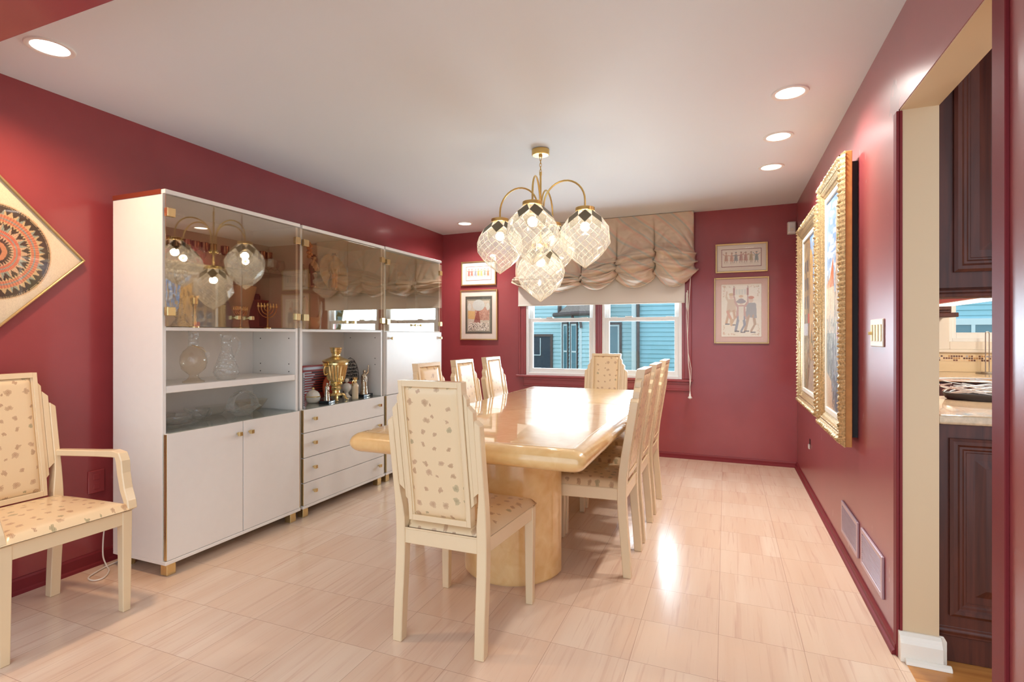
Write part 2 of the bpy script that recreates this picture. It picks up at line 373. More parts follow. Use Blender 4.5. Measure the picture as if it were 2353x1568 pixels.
# ------------------------------------------------------------------ the room
XL,XR,YB,YF=-3.10,.611,5.514,.75
def zc(x,y): return 2.44-.032*((XR-x)/(XR-XL))*((y+1)/(YB+1))
b=MB(); b.box(XL-2.5,XR+.012,-1.6,YB+.05,-.06,0); struct('floor',b,M['floor'])
b=MB(); b.box(XR+.012,3.3,.4,YB+.05,-.06,0); struct('floor_kitchen',b,M['oak'])
b=MB()
b.grid(lambda u,v:(XL-.1+u*(XR+.1-XL+.1),YF+v*(YB+.1-YF),zc(XL-.1+u*(XR+.1-XL+.1),YF+v*(YB+.1-YF))),6,6,0,False)
b.box(XL-.1,XR+.1,YF,YB+.1,2.47,2.53)
struct('ceiling',b,M['ceiling'])
b=MB(); b.box(XR+.12,3.3,.4,YB+.1,2.44,2.53); struct('ceiling_kitchen',b,M['ceiling'])
b=MB(); b.box(XL-.12,XL,-.7,YB+.15,-.06,2.5); struct('wall_left',b,M['red'])
OX0,OX1,OZ0,OZ1=-2.05,-.395,.775,2.10
b=MB(); b.box(XL,OX0,YB,YB+.15,-.06,2.5); b.box(OX1,XR+.12,YB,YB+.15,-.06,2.5); b.box(OX0,OX1,YB,YB+.15,-.06,OZ0); b.box(OX0,OX1,YB,YB+.15,OZ1,2.5)
struct('wall_back',b,M['red'])
D0,D1,DZ=1.634,2.418,2.078
b=MB(); b.box(XR,XR+.12,D1,YB,-.06,2.5); b.box(XR,XR+.12,D0,D1,DZ,2.5); b.box(XR,XR+.12,YF,D0,-.06,2.5)
struct('wall_right',b,M['red_right'])
b=MB(); b.box(XL,XR,.75,.9,2.10,2.46); struct('wall_header',b,M['red'])
# doorway lining and red corner guards
b=MB(); b.box(XR+.003,XR+.124,D1-.004,D1+.004,0,DZ); b.box(XR+.003,XR+.124,D0,D1,DZ-.004,DZ+.004); b.box(XR+.003,XR+.124,D0-.004,D0+.004,0,DZ)
struct('trim_1',b,M['cream_paint'])
def guard(name,ya,yb,yside):
    b=MB(); b.box(XR-.009,XR+.001,ya,yb,.0,2.072); b.box(XR+.001,XR+.010,yside-.006,yside+.006,.0,2.071); struct(name,b,M['redtrim'],bev=.002)
guard('trim_2',2.412,2.452,2.414); guard('trim_3',1.570,1.636,1.638)
b=MB()
prof=[(0,0),(.034,0),(.034,.07),(.026,.082),(.022,.094),(.010,.104),(0,.104)]
b.prism(prof,lambda u,v,e:((.607 if e==0 else XR+.128),D1-.004-u,v))
b.prism([(0,0),(.128,0),(.128,.085),(.118,.1035),(0,.1035)],lambda u,v,e:(XR+.02+u,(D1-.004 if e==0 else D1+.004),v))
b.prism([(.034,0),(.052,0),(.048,.012),(.040,.018),(.034,.02)],lambda u,v,e:((.62 if e==0 else XR+.15),D1-.004-u,v))
struct('baseboard_doorway',b,M['white_trim'],bev=.002)
def base(name,fn,ln,m,h=.075):
    b=MB(); b.prism([(0,0),(.022,0),(.020,.014),(.012,.02),(.011,h-.01),(.006,h),(0,h)],fn); struct(name,b,m)
base('baseboard_left',lambda u,v,e:(XL+u,(-.7 if e==0 else YB-.012),v),0,M['redtrim'])
base('baseboard_back',lambda u,v,e:((XL if e==0 else XR),YB-u,v),0,M['redtrim'],.05)
base('baseboard_right',lambda u,v,e:(XR-u,(D1+.004 if e==0 else YB-.012),v),0,M['redtrim'],.05)
base('baseboard_near',lambda u,v,e:(XR-u,(YF if e==0 else D0-.066),v),0,M['redtrim'],.05)
# ------------------------------------------------------------------ dining room window
def sash_window(name,units,z0,z1,zm,yf,rail=.055,casing=None):
    fr=MB(); mats=M['vinyl']
    gl=[];
    for (x0,x1) in units:
        j=.03
        fr.box(x0,x0+j,yf-.012,yf+.07,z0,z1); fr.box(x1-j,x1,yf-.012,yf+.07,z0,z1); fr.box(x0+j,x1-j,yf-.012,yf+.07,z0,z0+.03); fr.box(x0+j,x1-j,yf-.012,yf+.07,z1-.03,z1)
    o=struct(name,fr,mats,bev=.003)
    for (x0,x1) in units:
        for lower in (True,False):
            za,zb=(z0+.028,zm+.022) if lower else (zm-.018,z1-.028)
            ya=yf+.008 if lower else yf+.036
            xa,xb=x0+.028,x1-.028; w=rail-.01
            s=MB(); s.box(xa,xa+w,ya,ya+.028,za,zb); s.box(xb-w,xb,ya,ya+.028,za,zb)
            s.box(xa+w,xb-w,ya,ya+.028,za,za+(.05 if lower else .04)); s.box(xa+w,xb-w,ya,ya+.028,zb-.04,zb)
            if lower:
                s.box(xa+.28*(xb-xa),xa+.38*(xb-xa),ya-.004,ya+.024,zb,zb+.012); s.box(xa+.06,xa+.13,ya+.002,ya+.02,zb,zb+.006); s.box(xb-.13,xb-.06,ya+.002,ya+.02,zb,zb+.006)
            so=s.build('sash',M['vinyl'],o,.003)
            g=MB(); g.box(xa+w-.004,xb-w+.004,ya+.011,ya+.015,za+.03,zb-.03); g.build('glass',M['pane'],so)
    return o
win=sash_window('window_1',[(-2.046,-1.268),(-1.199,-.400)],.782,2.09,1.385,YB-.004)
# painted casing, mullion, stool and apron
def casing(b,x0,x1,z0,z1):
    b.box(x0,x1,YB-.016,YB+.002,z0,z1); w=(x1-x0)
    b.box(x0+.08*w,x0+.28*w,YB-.023,YB-.014,z0,z1); b.box(x0+.62*w,x1-.06*w,YB-.021,YB-.014,z0,z1)
b=MB(); casing(b,-2.137,-2.044,.786,2.19); casing(b,-.402,-.307,.786,2.19); casing(b,-1.270,-1.197,.786,2.1); b.box(-2.137,-.307,YB-.018,YB+.002,2.085,2.19)
struct('trim_4',b,M['red'],bev=.003)
b=MB(); b.box(-2.155,-.295,YB-.055,YB+.02,.762,.786); b.box(-2.075,-.325,YB-.022,YB+.002,.672,.762); b.box(-2.07,-.33,YB-.034,YB,.735,.7615); b.box(-2.077,-.323,YB-.028,YB,.670,.690)
struct('windowsill_1',b,M['red'],bev=.004)
# ------------------------------------------------------------------ kitchen shell
b=MB(); KW0,KW1,KZ0,KZ1=1.74,2.75,1.166,2.05
b.box(XR+.12,KW0,YB,YB+.15,-.06,2.5); b.box(KW1,3.3,YB,YB+.15,-.06,2.5); b.box(KW0,KW1,YB,YB+.15,-.06,KZ0); b.box(KW0,KW1,YB,YB+.15,KZ1,2.5)
struct('wall_kitchen_back',b,M['kitchenwall'])
b=MB(); b.box(3.3,3.4,.4,YB+.15,-.06,2.5); struct('wall_kitchen_right',b,M['kitchenwall'])
w2=sash_window('window_2',[(KW0,KW1)],KZ0,KZ1,1.70,YB+.02,.045)
b=MB(); b.box(1.60,2.9,YB-.035,YB+.03,1.076,1.102); b.box(1.64,1.745,YB-.016,YB,1.102,2.2); b.box(2.745,2.85,YB-.016,YB,1.102,2.2); b.box(1.745,2.745,YB-.016,YB,1.102,1.168)
struct('windowsill_2',b,M['white_trim'],bev=.004)
b=MB(); b.box(.735,3.3,YB-.010,YB-.0005,.915,1.076); struct('trim_5',b,M['backsplash'])
b=MB(); b.box(.735,3.3,YB-.013,YB-.009,1.003,1.0542); struct('trim_6',b,M['mosaic'])
# ------------------------------------------------------------------ outside
b=MB(); b.box(-22,22,YB+.3,40,-.75,-.6); struct('ground_outside',b,M['grass'])
def laps(b,p0,p1,z0,z1,h=.1,t=.018,mi=0):
    """lapped boards on the vertical plane from p0 to p1 (outside to the right hand of p0->p1)"""
    d=Vector((p1[0]-p0[0],p1[1]-p0[1],0)); n=Vector((d.y,-d.x,0)).normalized()
    k=int(round((z1-z0)/h))
    for i in range(k):
        za,zb=z0+i*h,z0+(i+1)*h
        A=Vector((*p0,za)); B=Vector((*p1,za)); C=Vector((*p1,zb)); D_=Vector((*p0,zb))
        b.add([A+n*t,B+n*t,C,D_],[(0,1,2,3)],mi); b.add([A,B,B+n*t,A+n*t],[(0,1,2,3)],mi)
    b.add([(*p0,z0),(*p1,z0),(*p1,z1),(*p0,z1)],[(0,1,2,3)],mi)
hs=thing('house','pale blue clapboard neighbouring house seen through the windows','house',(-2,13,-.6))
b=MB(); laps(b,(-12,13),(-1.98,13),-.6,6.4); b.build('siding',M['siding'],hs,fixn=False,sharp=20)
b=MB(); laps(b,(-1.93,12.55),(12,12.55),-.6,6.4); b.build('siding',M['siding2'],hs,fixn=False)
b=MB(); laps(b,(-1.98,13),(-1.98,12.55),-.6,6.4); b.build('siding',M['siding'],hs,fixn=False)
b=MB(); b.box(-2.03,-1.93,12.5,12.60,-.6,6.4); b.box(-2.10,-2.07,12.96,13.0,-.6,6.4); b.build('corner_board',M['housewhite'],hs)
b=MB(); b.tube([(-1.875,12.46,-.6),(-1.875,12.46,6.3)],.038,8); b.build('downspout',M['browntrim'],hs)
b=MB(); b.box(-12,-1.98,13,18,-.6,6.35); b.box(-1.9,12,12.58,18,-.6,6.35); b.build('wall_core',M['siding'],hs)
b=MB()
b.prism([(0,0),(6,2.2),(6,2.3),(-.5,.05),(-.5,-.1),(0,-.1)],lambda u,v,e:((-12.3 if e==0 else 12.3),12.6+u,6.35+v)); b.build('roof',M['shingle'],hs)
# bay with two narrow windows, its eave and gutter
A=Vector((-3.86,13)); B=Vector((-3.22,12.42)); Cc=Vector((-2.98,12.42))
b=MB(); laps(b,tuple(A),tuple(B),-.1,1.66); laps(b,tuple(B),tuple(Cc),-.1,1.66); b.prism([(-3.86,13),(-3.22,12.42),(-2.98,12.42),(-2.98,13)],lambda u,v,e:(u,v+.004,(-.1 if e==0 else 1.66)))
bay=b.build('bay_siding',M['siding'],hs,fixn=False)
b=MB(); b.tube([(B.x,B.y-.01,-.1),(B.x,B.y-.01,1.66)],.035,6); b.tube([(A.x,A.y-.02,-.1),(A.x,A.y-.02,1.66)],.03,6); b.build('corner_board',M['housewhite'],hs)
dn=(B-A).normalized(); nn=Vector((dn.y,-dn.x))
def onbay(t,o,z): p=A+(B-A)*t+nn*o; return (p.x,p.y,z)
for t0,t1 in ((.13,.37),(.56,.86)):
    f=MB(); 
    def q(b,ta,tb,za,zb,o0,o1):
        P=[onbay(t,o,z) for z in (za,zb) for t,o in ((ta,o0),(tb,o0),(tb,o1),(ta,o1))]
        b.add(P,[(0,1,2,3),(4,5,6,7),(0,1,5,4),(1,2,6,5),(2,3,7,6),(3,0,4,7)])
    q(f,t0-.04,t0,.30,1.56,0,.05); q(f,t1,t1+.02,.30,1.56,0,.05); q(f,t0-.04,t1+.02,1.50,1.56,0,.05); q(f,t0-.04,t1+.02,.28,.34,0,.05)
    fo=f.build('window_frame',M['browntrim'],hs)
    g=MB(); q(g,t0,t1,.34,1.5,.015,.03); g.build('window_pane',M['darkglass'],fo)
    g=MB(); q(g,t0,t0+.03,.34,1.5,.02,.045); q(g,t1-.03,t1,.34,1.5,.02,.045); q(g,t0,t1,.80,.84,.02,.045); q(g,t0,t1,1.46,1.5,.02,.045); q(g,t0,t1,.34,.38,.02,.045); g.build('window_sash',M['housewhite'],fo)
b=MB(); b.add([(-4.05,13.0,1.72),(-3.28,12.28,1.72),(-2.7,12.28,1.72),(-2.7,13.0,1.72),(-3.95,13.0,1.80),(-3.2,12.5,2.25),(-2.7,12.5,2.3),(-2.7,13,2.5)],
  [(0,1,2,3),(0,1,5,4),(1,2,6,5),(4,5,6,7),(2,3,7,6)]); b.build('bay_roof',M['shingle'],hs)
b=MB(); b.tube([(-4.06,12.97,1.74),(-3.30,12.25,1.74),(-2.6,12.25,1.74)],.055,8); b.tube([(-3.92,12.97,1.80),(-3.90,12.93,2.05)],.05,6); b.tube([(-3.44,12.36,1.74),(-3.40,12.38,1.62),(-3.22,12.38,1.56),(-3.2,12.38,1.4)],.035,6); b.build('gutter',M['browntrim'],hs)
# storm door / screened opening with an air conditioner ledge
def hwin(x0,x1,z0,z1,y,fm,pane,bars=()):
    f=MB(); t=.06
    f.box(x0-t,x0,y-.05,y+.02,z0-t,z1+t); f.box(x1,x1+t,y-.05,y+.02,z0-t,z1+t); f.box(x0,x1,y-.05,y+.02,z1,z1+t); f.box(x0,x1,y-.05,y+.02,z0-t,z0)
    fo=f.build('window_frame',fm,hs); g=MB(); g.box(x0,x1,y-.03,y-.015,z0,z1); g.build('window_pane',pane,fo)
    if bars:
        g=MB()
        for i_,(a,b_,c,d) in enumerate(bars): g.box(a,b_,y-.045-.002*i_,y-.02,c,d)
        g.build('window_sash',M['housewhite'],fo)
hwin(-4.95,-4.16,-.4,1.19,13,M['browntrim'],M['darkscreen'],((-4.95,-4.42,.70,.72),(-4.44,-4.42,.72,1.15)))
hwin(-2.95,-2.40,-.3,1.48,13,M['browntrim'],M['darkglass'],((-2.44,-2.40,-.3,1.48),(-2.95,-2.40,1.44,1.48)))
hwin(4.0,6.0,.6,1.48,12.55,M['housewhite'],M['darkglass'],((4.30,4.36,.6,1.48),(4.75,4.82,.6,1.48),(4.0,6.0,1.42,1.48)))
# tree between the houses, met only in the cabinet glass
tr=thing('tree','leafy green tree between the houses','tree',(1.2,8.3,-.6))
b=MB(); b.tube([(1.2,8.3,-.6),(1.22,8.3,1),(1.2,8.35,3)],[.12,.1,.06],8); b.build('trunk',M['bark'],tr)
b=MB(); rn=random.Random(3)
for i in range(1500):
    a=rn.uniform(0,2*PI); w=rn.uniform(-1,1); q=math.sqrt(1-w*w); r=rn.uniform(.55,1)**.6
    c=Vector((1.2+1.0*r*q*math.cos(a),8.3+1.0*r*q*math.sin(a),1.7+1.6*r*w)); s=rn.uniform(.06,.12)
    d1=Vector((rn.uniform(-1,1),rn.uniform(-1,1),rn.uniform(-1,1))).normalized(); d2=d1.cross(Vector((rn.uniform(-1,1),rn.uniform(-1,1),rn.uniform(-1,1)))).normalized()
    b.add([c-d1*s,c+d2*s*.6,c+d1*s,c-d2*s*.6],[(0,1,2,3)])
b.build('foliage',M['leafgreen'],tr,fixn=False)
# ------------------------------------------------------------------ window dressing
from mathutils import noise as MN
KD=[.57,.57,.55,.40,.30,.37]; KB=[1.81,1.78,1.77,1.80,1.81,1.84]
def shade_pt(u,v,n=5,x0=-2.15,x1=-.285):
    uu=min(u*n,n-1e-6); j=int(uu); s=2*(uu-j)-1; t=(s+1)/2
    rr=random.Random(j*17+5); ph=rr.uniform(0,6); dz=rr.uniform(-.02,.015); sk=rr.uniform(-.45,.45)
    x=x0+u*(x1-x0); zt=zc(x,YB)-.003
    V0=.40; g=min(1,v/V0); w=0 if v<V0 else (v-V0)/(1-V0)
    D=KD[j]+(KD[j+1]-KD[j])*t; B=KB[j]+(KB[j+1]-KB[j])*t
    k=max(0,(1-s*s)*(1+sk*s))**.8
    # knots on the tapes; the cloth between them hangs in swags that fan out of the knots
    zg=zt-D*g-(zt-D-B)*(w+.05*math.sin(2*PI*3*w)); zm=zt-(D-.03)*g-(zt-D+.03-1.695-dz)*w
    z=zg+(zm-zg)*k
    belly=.012+.035*g*k+.10*math.sin(PI*min(w*.92+.05,1))**.7*k*min(1,w*7)+.045*math.sin(PI*w)*(1-k)
    amp=min(1,w*4)
    fold=amp*(.050*(abs(math.sin(PI*(3.4*w+.25*sk*s+ph)))-.5)*(.22+.78*k)+.016*(abs(math.sin(PI*(7.3*w-.5*s+2*ph)))-.5))
    # slack folds running aslant from the knots into the flat upper cloth
    up=max(0,min(1,(v-.10)*3.5))*(1-.75*w)
    slant=up*.020*(abs(math.sin(PI*(2.1*abs(s)-2.6*g+ph)))-.5)*(.3+.7*abs(s))
    tuck=-.034*math.exp(-((1-abs(s))/.04)**2)*min(1,v*2.2)
    pinch=amp*.014*math.sin(2*PI*4.5*w+ph)*abs(s)**4
    nz=.016*MN.noise(Vector((u*17,v*8,j*3.1)))*min(1,v*2.5)+.007*MN.noise(Vector((u*48,v*22,1.7)))*min(1,v*2.5)
    dxx=.018*math.sin(2*PI*3*w+ph)*(abs(s)**4)*(-1 if s>0 else 1)*amp
    if u>.955 or u<.045:
        e=((u-.955) if u>.955 else (.045-u))/.045
        dxx+=(.016*math.sin(2*PI*3.3*w+ph)+.022)*math.sqrt(e)*(1 if u>.5 else -1)*min(1,w*5); belly*=1-.3*e
    return (x+dxx,5.440-belly-fold-slant-tuck-pinch-nz,z+.016*math.sin(2*PI*3*w+ph)*abs(s)**2*amp+.010*MN.noise(Vector((u*15,v*6,9.)))*amp)
b=MB(); NU,NV=220,130
b.grid(shade_pt,NU,NV)
o=b.build('balloon_shade',M['fabric'],None,fixn=False,sharp=75)
uvl=o.data.uv_layers.new(name='UVMap'); uvs=[]
for p in o.data.polygons:
    for vi in p.vertices: uvs+= [(vi%(NU+1))/NU*1.87,(vi//(NU+1))/NV*1.15]
uvl.data.foreach_set('uv',uvs)
md=o.modifiers.new('thick','SOLIDIFY'); md.thickness=.003
tag(o,'gathered taupe balloon shade with pink and blue stripes over the window','shade')
t=thing('roller_shade','plain white roller shade pulled partway down behind the taupe balloon shade','shade',(-1.25,5.485,2.38))
b=MB(); b.box(-2.134,-.372,5.4865,5.4885,1.545,2.36); b.build('shade_cloth',M['roller'],t)
b=MB(); b.tube([(-2.134,5.4875,1.548),(-.372,5.4875,1.548)],.0075,8); b.build('hem_bar',M['roller'],t)
b=MB(); b.tube([(-2.14,5.485,2.37),(-.366,5.485,2.37)],.02,12); b.build('roller_tube',M['white_plastic'],t)
t=thing('pull_cord','white twisted pull cord with a bell-shaped end hanging beside the window','cord',(-.33,5.42,2.0))
b=MB()
P=[(-.305,5.41,1.96),(-.318,5.42,1.72),(-.335,5.43,1.45),(-.342,5.435,1.2),(-.335,5.435,.95),(-.322,5.435,.82),(-.32,5.435,.66)]
b.tube(P,.0035,6); b.tube([(-.338,5.43,1.62),(-.352,5.432,1.40),(-.338,5.432,1.05),(-.31,5.432,.90),(-.312,5.432,.80),(-.32,5.435,.72)],.003,6)
b.tube([(-.352,5.45,1.64),(-.352,5.445,1.50),(-.347,5.44,1.455),(-.341,5.44,1.50),(-.343,5.45,1.66)],.006,6)
b.build('cord',M['cord'],t)
b=MB(); b.lathe([(.004,.675),(.006,.655),(.009,.645),(.010,.63),(.02,.615),(.021,.61),(.008,.600),(.004,.598)],(-.32,5.435,0),12); b.build('tassel',M['white_plastic'],t)
# ------------------------------------------------------------------ wall units
XB,XF_=-3.005,-2.600
def knob(b,y,z,x=XF_,s=.011):
    b.box(x-.001,x+.016,y-.005,y+.005,z-.005,z+.005); b.box(x+.014,x+.032,y-s,y+s,z-s,z+s)
def clip(b,y,z,w=.022,h=.022): b.box(XF_-.016,XF_+.010,y-w,y+w,z-h,z+h)
def unit(label,y0,y1,ztop,zg0,zg1,niche,zs):
    t=thing('display_cabinet',label,'cabinet',(-2.8,(y0+y1)/2,0),0,'white wall units')
    p=.02; b=MB(); xb=XF_-.022
    b.box(XB,xb,y0,y0+p,.082,ztop-.022); b.box(XB,xb,y1-p,y1,.082,ztop-.022)            # sides
    b.box(XB,XF_+.002,y0-.0,y1,.064,.082)                                              # bottom
    b.box(XB,xb,y0+p,y1-p,.705,.722); b.box(XB,xb,y0+p,y1-p,1.244,1.262)
    b.box(XB,XF_-.002,y0+.0,y1,ztop-.022,ztop)
    b.box(XB,XB+.008,y0+p,y1-p,.082,ztop-.022)
    if not niche: b.box(XB,xb,y0+p,y1-p,.722,1.244)
    b.build('carcass',M['laminate'],t,.0015)
    # cabinet feet
    for fy in (y0+.045,y1-.045):
        for fx in (XF_-.042,XB+.05):
            f=MB(); f.box(fx-.024,fx+.024,fy-.024,fy+.024,0,.064); f.build('foot',M['brass'],t,.002)
    # smoked glass doors
    ym=(y0+y1)/2
    for side,(a,c) in enumerate(((y0+.003,ym-.0015),(ym+.0015,y1-.003))):
        d=MB(); d.box(XF_-.006,XF_,a,c,zg0,zg1); do=d.build('glass_door',M['smoked'],t)
        do['label']='smoked glass door'
        hy=a+.024 if side==0 else c-.024
        for hz in (zg0+.075,zg1-.085):
            h=MB(); clip(h,hy,hz); h.build('hinge',M['brass'],do,.002)
        k=MB(); ky=c-.045 if side==0 else a+.045; knob(k,ky,zg0+.055); k.build('knob',M['brass'],do,.001)
    g=MB(); g.box(XB+.02,XF_-.05,y0+p,y1-p,zs-.007,zs); go=g.build('glass_shelf',M['shelfglass'],t); go['label']='clear glass shelf behind the smoked doors'
    return t,zs
U1,ZS1=unit('wide white wall unit holding a crystal decanter and pitcher on its open shelf',1.812,2.722,1.955,1.266,1.926,True,1.612)
U2,ZS2=unit('white wall unit with four drawers under a niche holding a brass samovar',2.742,3.652,1.953,1.264,1.922,True,1.552)
U3,ZS3=unit('white wall unit beside the back wall with a plain fold-down flap',3.672,4.600,1.955,1.256,1.915,False,1.600)
b=MB(); b.box(XB,XF_-.03,1.8095,1.8125,1.932,1.957); o=b.build('top_edge',M['rawedge'],U1); o['label']='red-brown raw edge strip'
def door(t,y0,y1,z0,z1,knobs,name='door',gold=None):
    d=MB(); d.box(XF_-.021,XF_,y0,y1,z0,z1); o=d.build(name,M['laminate'],t,.0015)
    for ky,kz in knobs:
        k=MB(); knob(k,ky,kz); k.build('knob',M['brass'],o,.001)
    if gold is not None:
        k=MB(); k.box(XF_-.019,XF_-.002,gold-.0025,gold+.0025,z0+.002,z1-.002); k.build('edge_strip',M['brass'],o)
    return o
door(U1,1.822,2.272,.084,.722,[(2.235,.655)],gold=1.8195)
door(U1,2.277,2.715,.084,.722,[(2.315,.655)],gold=2.7175)
for i,(za,zb) in enumerate(((.568,.722),(.402,.564),(.235,.398),(.084,.231))):
    door(U2,2.752,3.642,za,zb,[(2.838,(za+zb)/2+.012),(3.565,(za+zb)/2+.012)],'drawer',gold=2.7495)
o=door(U3,3.682,4.592,.726,1.25,[(3.735,1.195),(4.545,1.195)],'flap_door')
door(U3,3.682,4.134,.084,.720,[(4.10,.655)],gold=3.6795); door(U3,4.139,4.592,.084,.720,[(4.175,.655)])
b=MB(); b.box(XB+.01,XF_-.024,1.834,2.700,.926,.962); b.build('shelf',M['laminate'],U1,.002)
for (t,a,c) in ((U1,1.832,2.702),(U2,2.762,3.632)):
    b=MB(); b.box(XB+.01,XF_+.002,a,c,.7225,.7285); o=b.build('glass_top',M['shelfglass'],t)
    b=MB()
    yy=c-.0006
    for z in (1.20,1.03,.98):
        for x in (-2.93,-2.68): b.tube([(x,yy+.002,z),(x,yy-.0006,z)],.004,8)
    b.build('peg_hole',M['felt'],t)
# ------------------------------------------------------------------ table
tb=thing('dining_table','long cream lacquered dining table with rounded edge on two drum pedestals','table',(-1.075,3.265,0))
b=MB()
X0,X1,Y0,Y1=-1.645,-.505,2.0,4.53
zt,zb_=.765,.672; zm=(zt+zb_)/2; hr=(zt-zb_)/2
rows=[]
def rr_outline(ins,rc,n=6):
    P=[]; x0,x1,y0,y1=X0+ins,X1-ins,Y0+ins,Y1-ins; rc=max(rc,.004)
    for cx,cy,a0 in ((x1-rc,y0+rc,-PI/2),(x1-rc,y1-rc,0),(x0+rc,y1-rc,PI/2),(x0+rc,y0+rc,PI)):
        for k in range(n+1):
            a=a0+PI/2*k/n; P.append((cx+rc*math.cos(a),cy+rc*math.sin(a)))
    return P
E_=.062
for k in range(0,13):
    a=-PI/2+PI*k/12; ins=E_*(1-math.cos(a)); rows.append([(x,y,zm+hr*math.sin(a)) for x,y in rr_outline(ins,.05-ins*.6)])
b.rows(rows,True,True)
b.build('table_top',M['table'],tb,sharp=50)
b=MB()
for y in (3.02,3.50): b.box(X0+.07,X1-.07,y-.0012,y+.0012,zt-.002,zt+.0004)
b.build('leaf_seam',simple('dark_leaf_seam',rgb(176,138,92),.4),tb)
b=MB()
O1=rr_outline(E_+.004,.012); O2=rr_outline(E_+.0065,.01)
b.rows([[(x,y,zt+.0003) for x,y in O1],[(x,y,zt+.0006) for x,y in O2]],True,False)
b.build('inlay_line',M['leading'],tb)
for cy,sgn in ((2.625,-1),(4.145,1)):
    b=MB(); P=[]
    for k in range(33):
        a=PI*k/32; P.append((-1.045+.262*math.cos(a), cy+sgn*.262*math.sin(a)))
    b.rows([[(x,y,z) for x,y in P] for z in (.012,.672)],True,True); b.rows([[(x*.96-1.045*.04,cy+(y-cy)*.96,z) for x,y in P] for z in (0,.012)],True,True)
    b.build('pedestal',M['table'],tb,sharp=40)
# ------------------------------------------------------------------ dining chairs
SP=[(0,-.232),(.15,-.222),(.3,-.209),(.42,-.205),(.55,-.214),(.72,-.241),(.9,-.270),(1.06,-.294)]
def sc_(z):
    z=min(max(z,0),1.06)
    for i in range(len(SP)-1):
        if z<=SP[i+1][0]:
            p0=SP[max(i-1,0)];p1=SP[i];p2=SP[i+1];p3=SP[min(i+2,len(SP)-1)]
            t=(z-p1[0])/(p2[0]-p1[0]); m1=(p2[1]-p0[1])/(p2[0]-p0[0])*(p2[0]-p1[0]); m2=(p3[1]-p1[1])/(p3[0]-p1[0])*(p2[0]-p1[0])
            return (2*t**3-3*t*t+1)*p1[1]+(t**3-2*t*t+t)*m1+(-2*t**3+3*t*t)*p2[1]+(t**3-t*t)*m2
    return SP[-1][1]
def slat(b,xa,xb,zba,zbb,zta,ztb,h,n=9):
    """upright strip between xa and xb that follows the curve of the back; bottoms zba/zbb, tops zta/ztb at either edge"""
    rows=[]
    for i in range(n+1):
        t=i/n; za=zba+t*(zta-zba); zb=zbb+t*(ztb-zbb); ya,yb=sc_(za),sc_(zb)
        rows.append([(xa,ya-h,za),(xb,yb-h,zb),(xb,yb+h,zb),(xa,ya+h,za)])
    b.rows(rows,True,True,0,False)
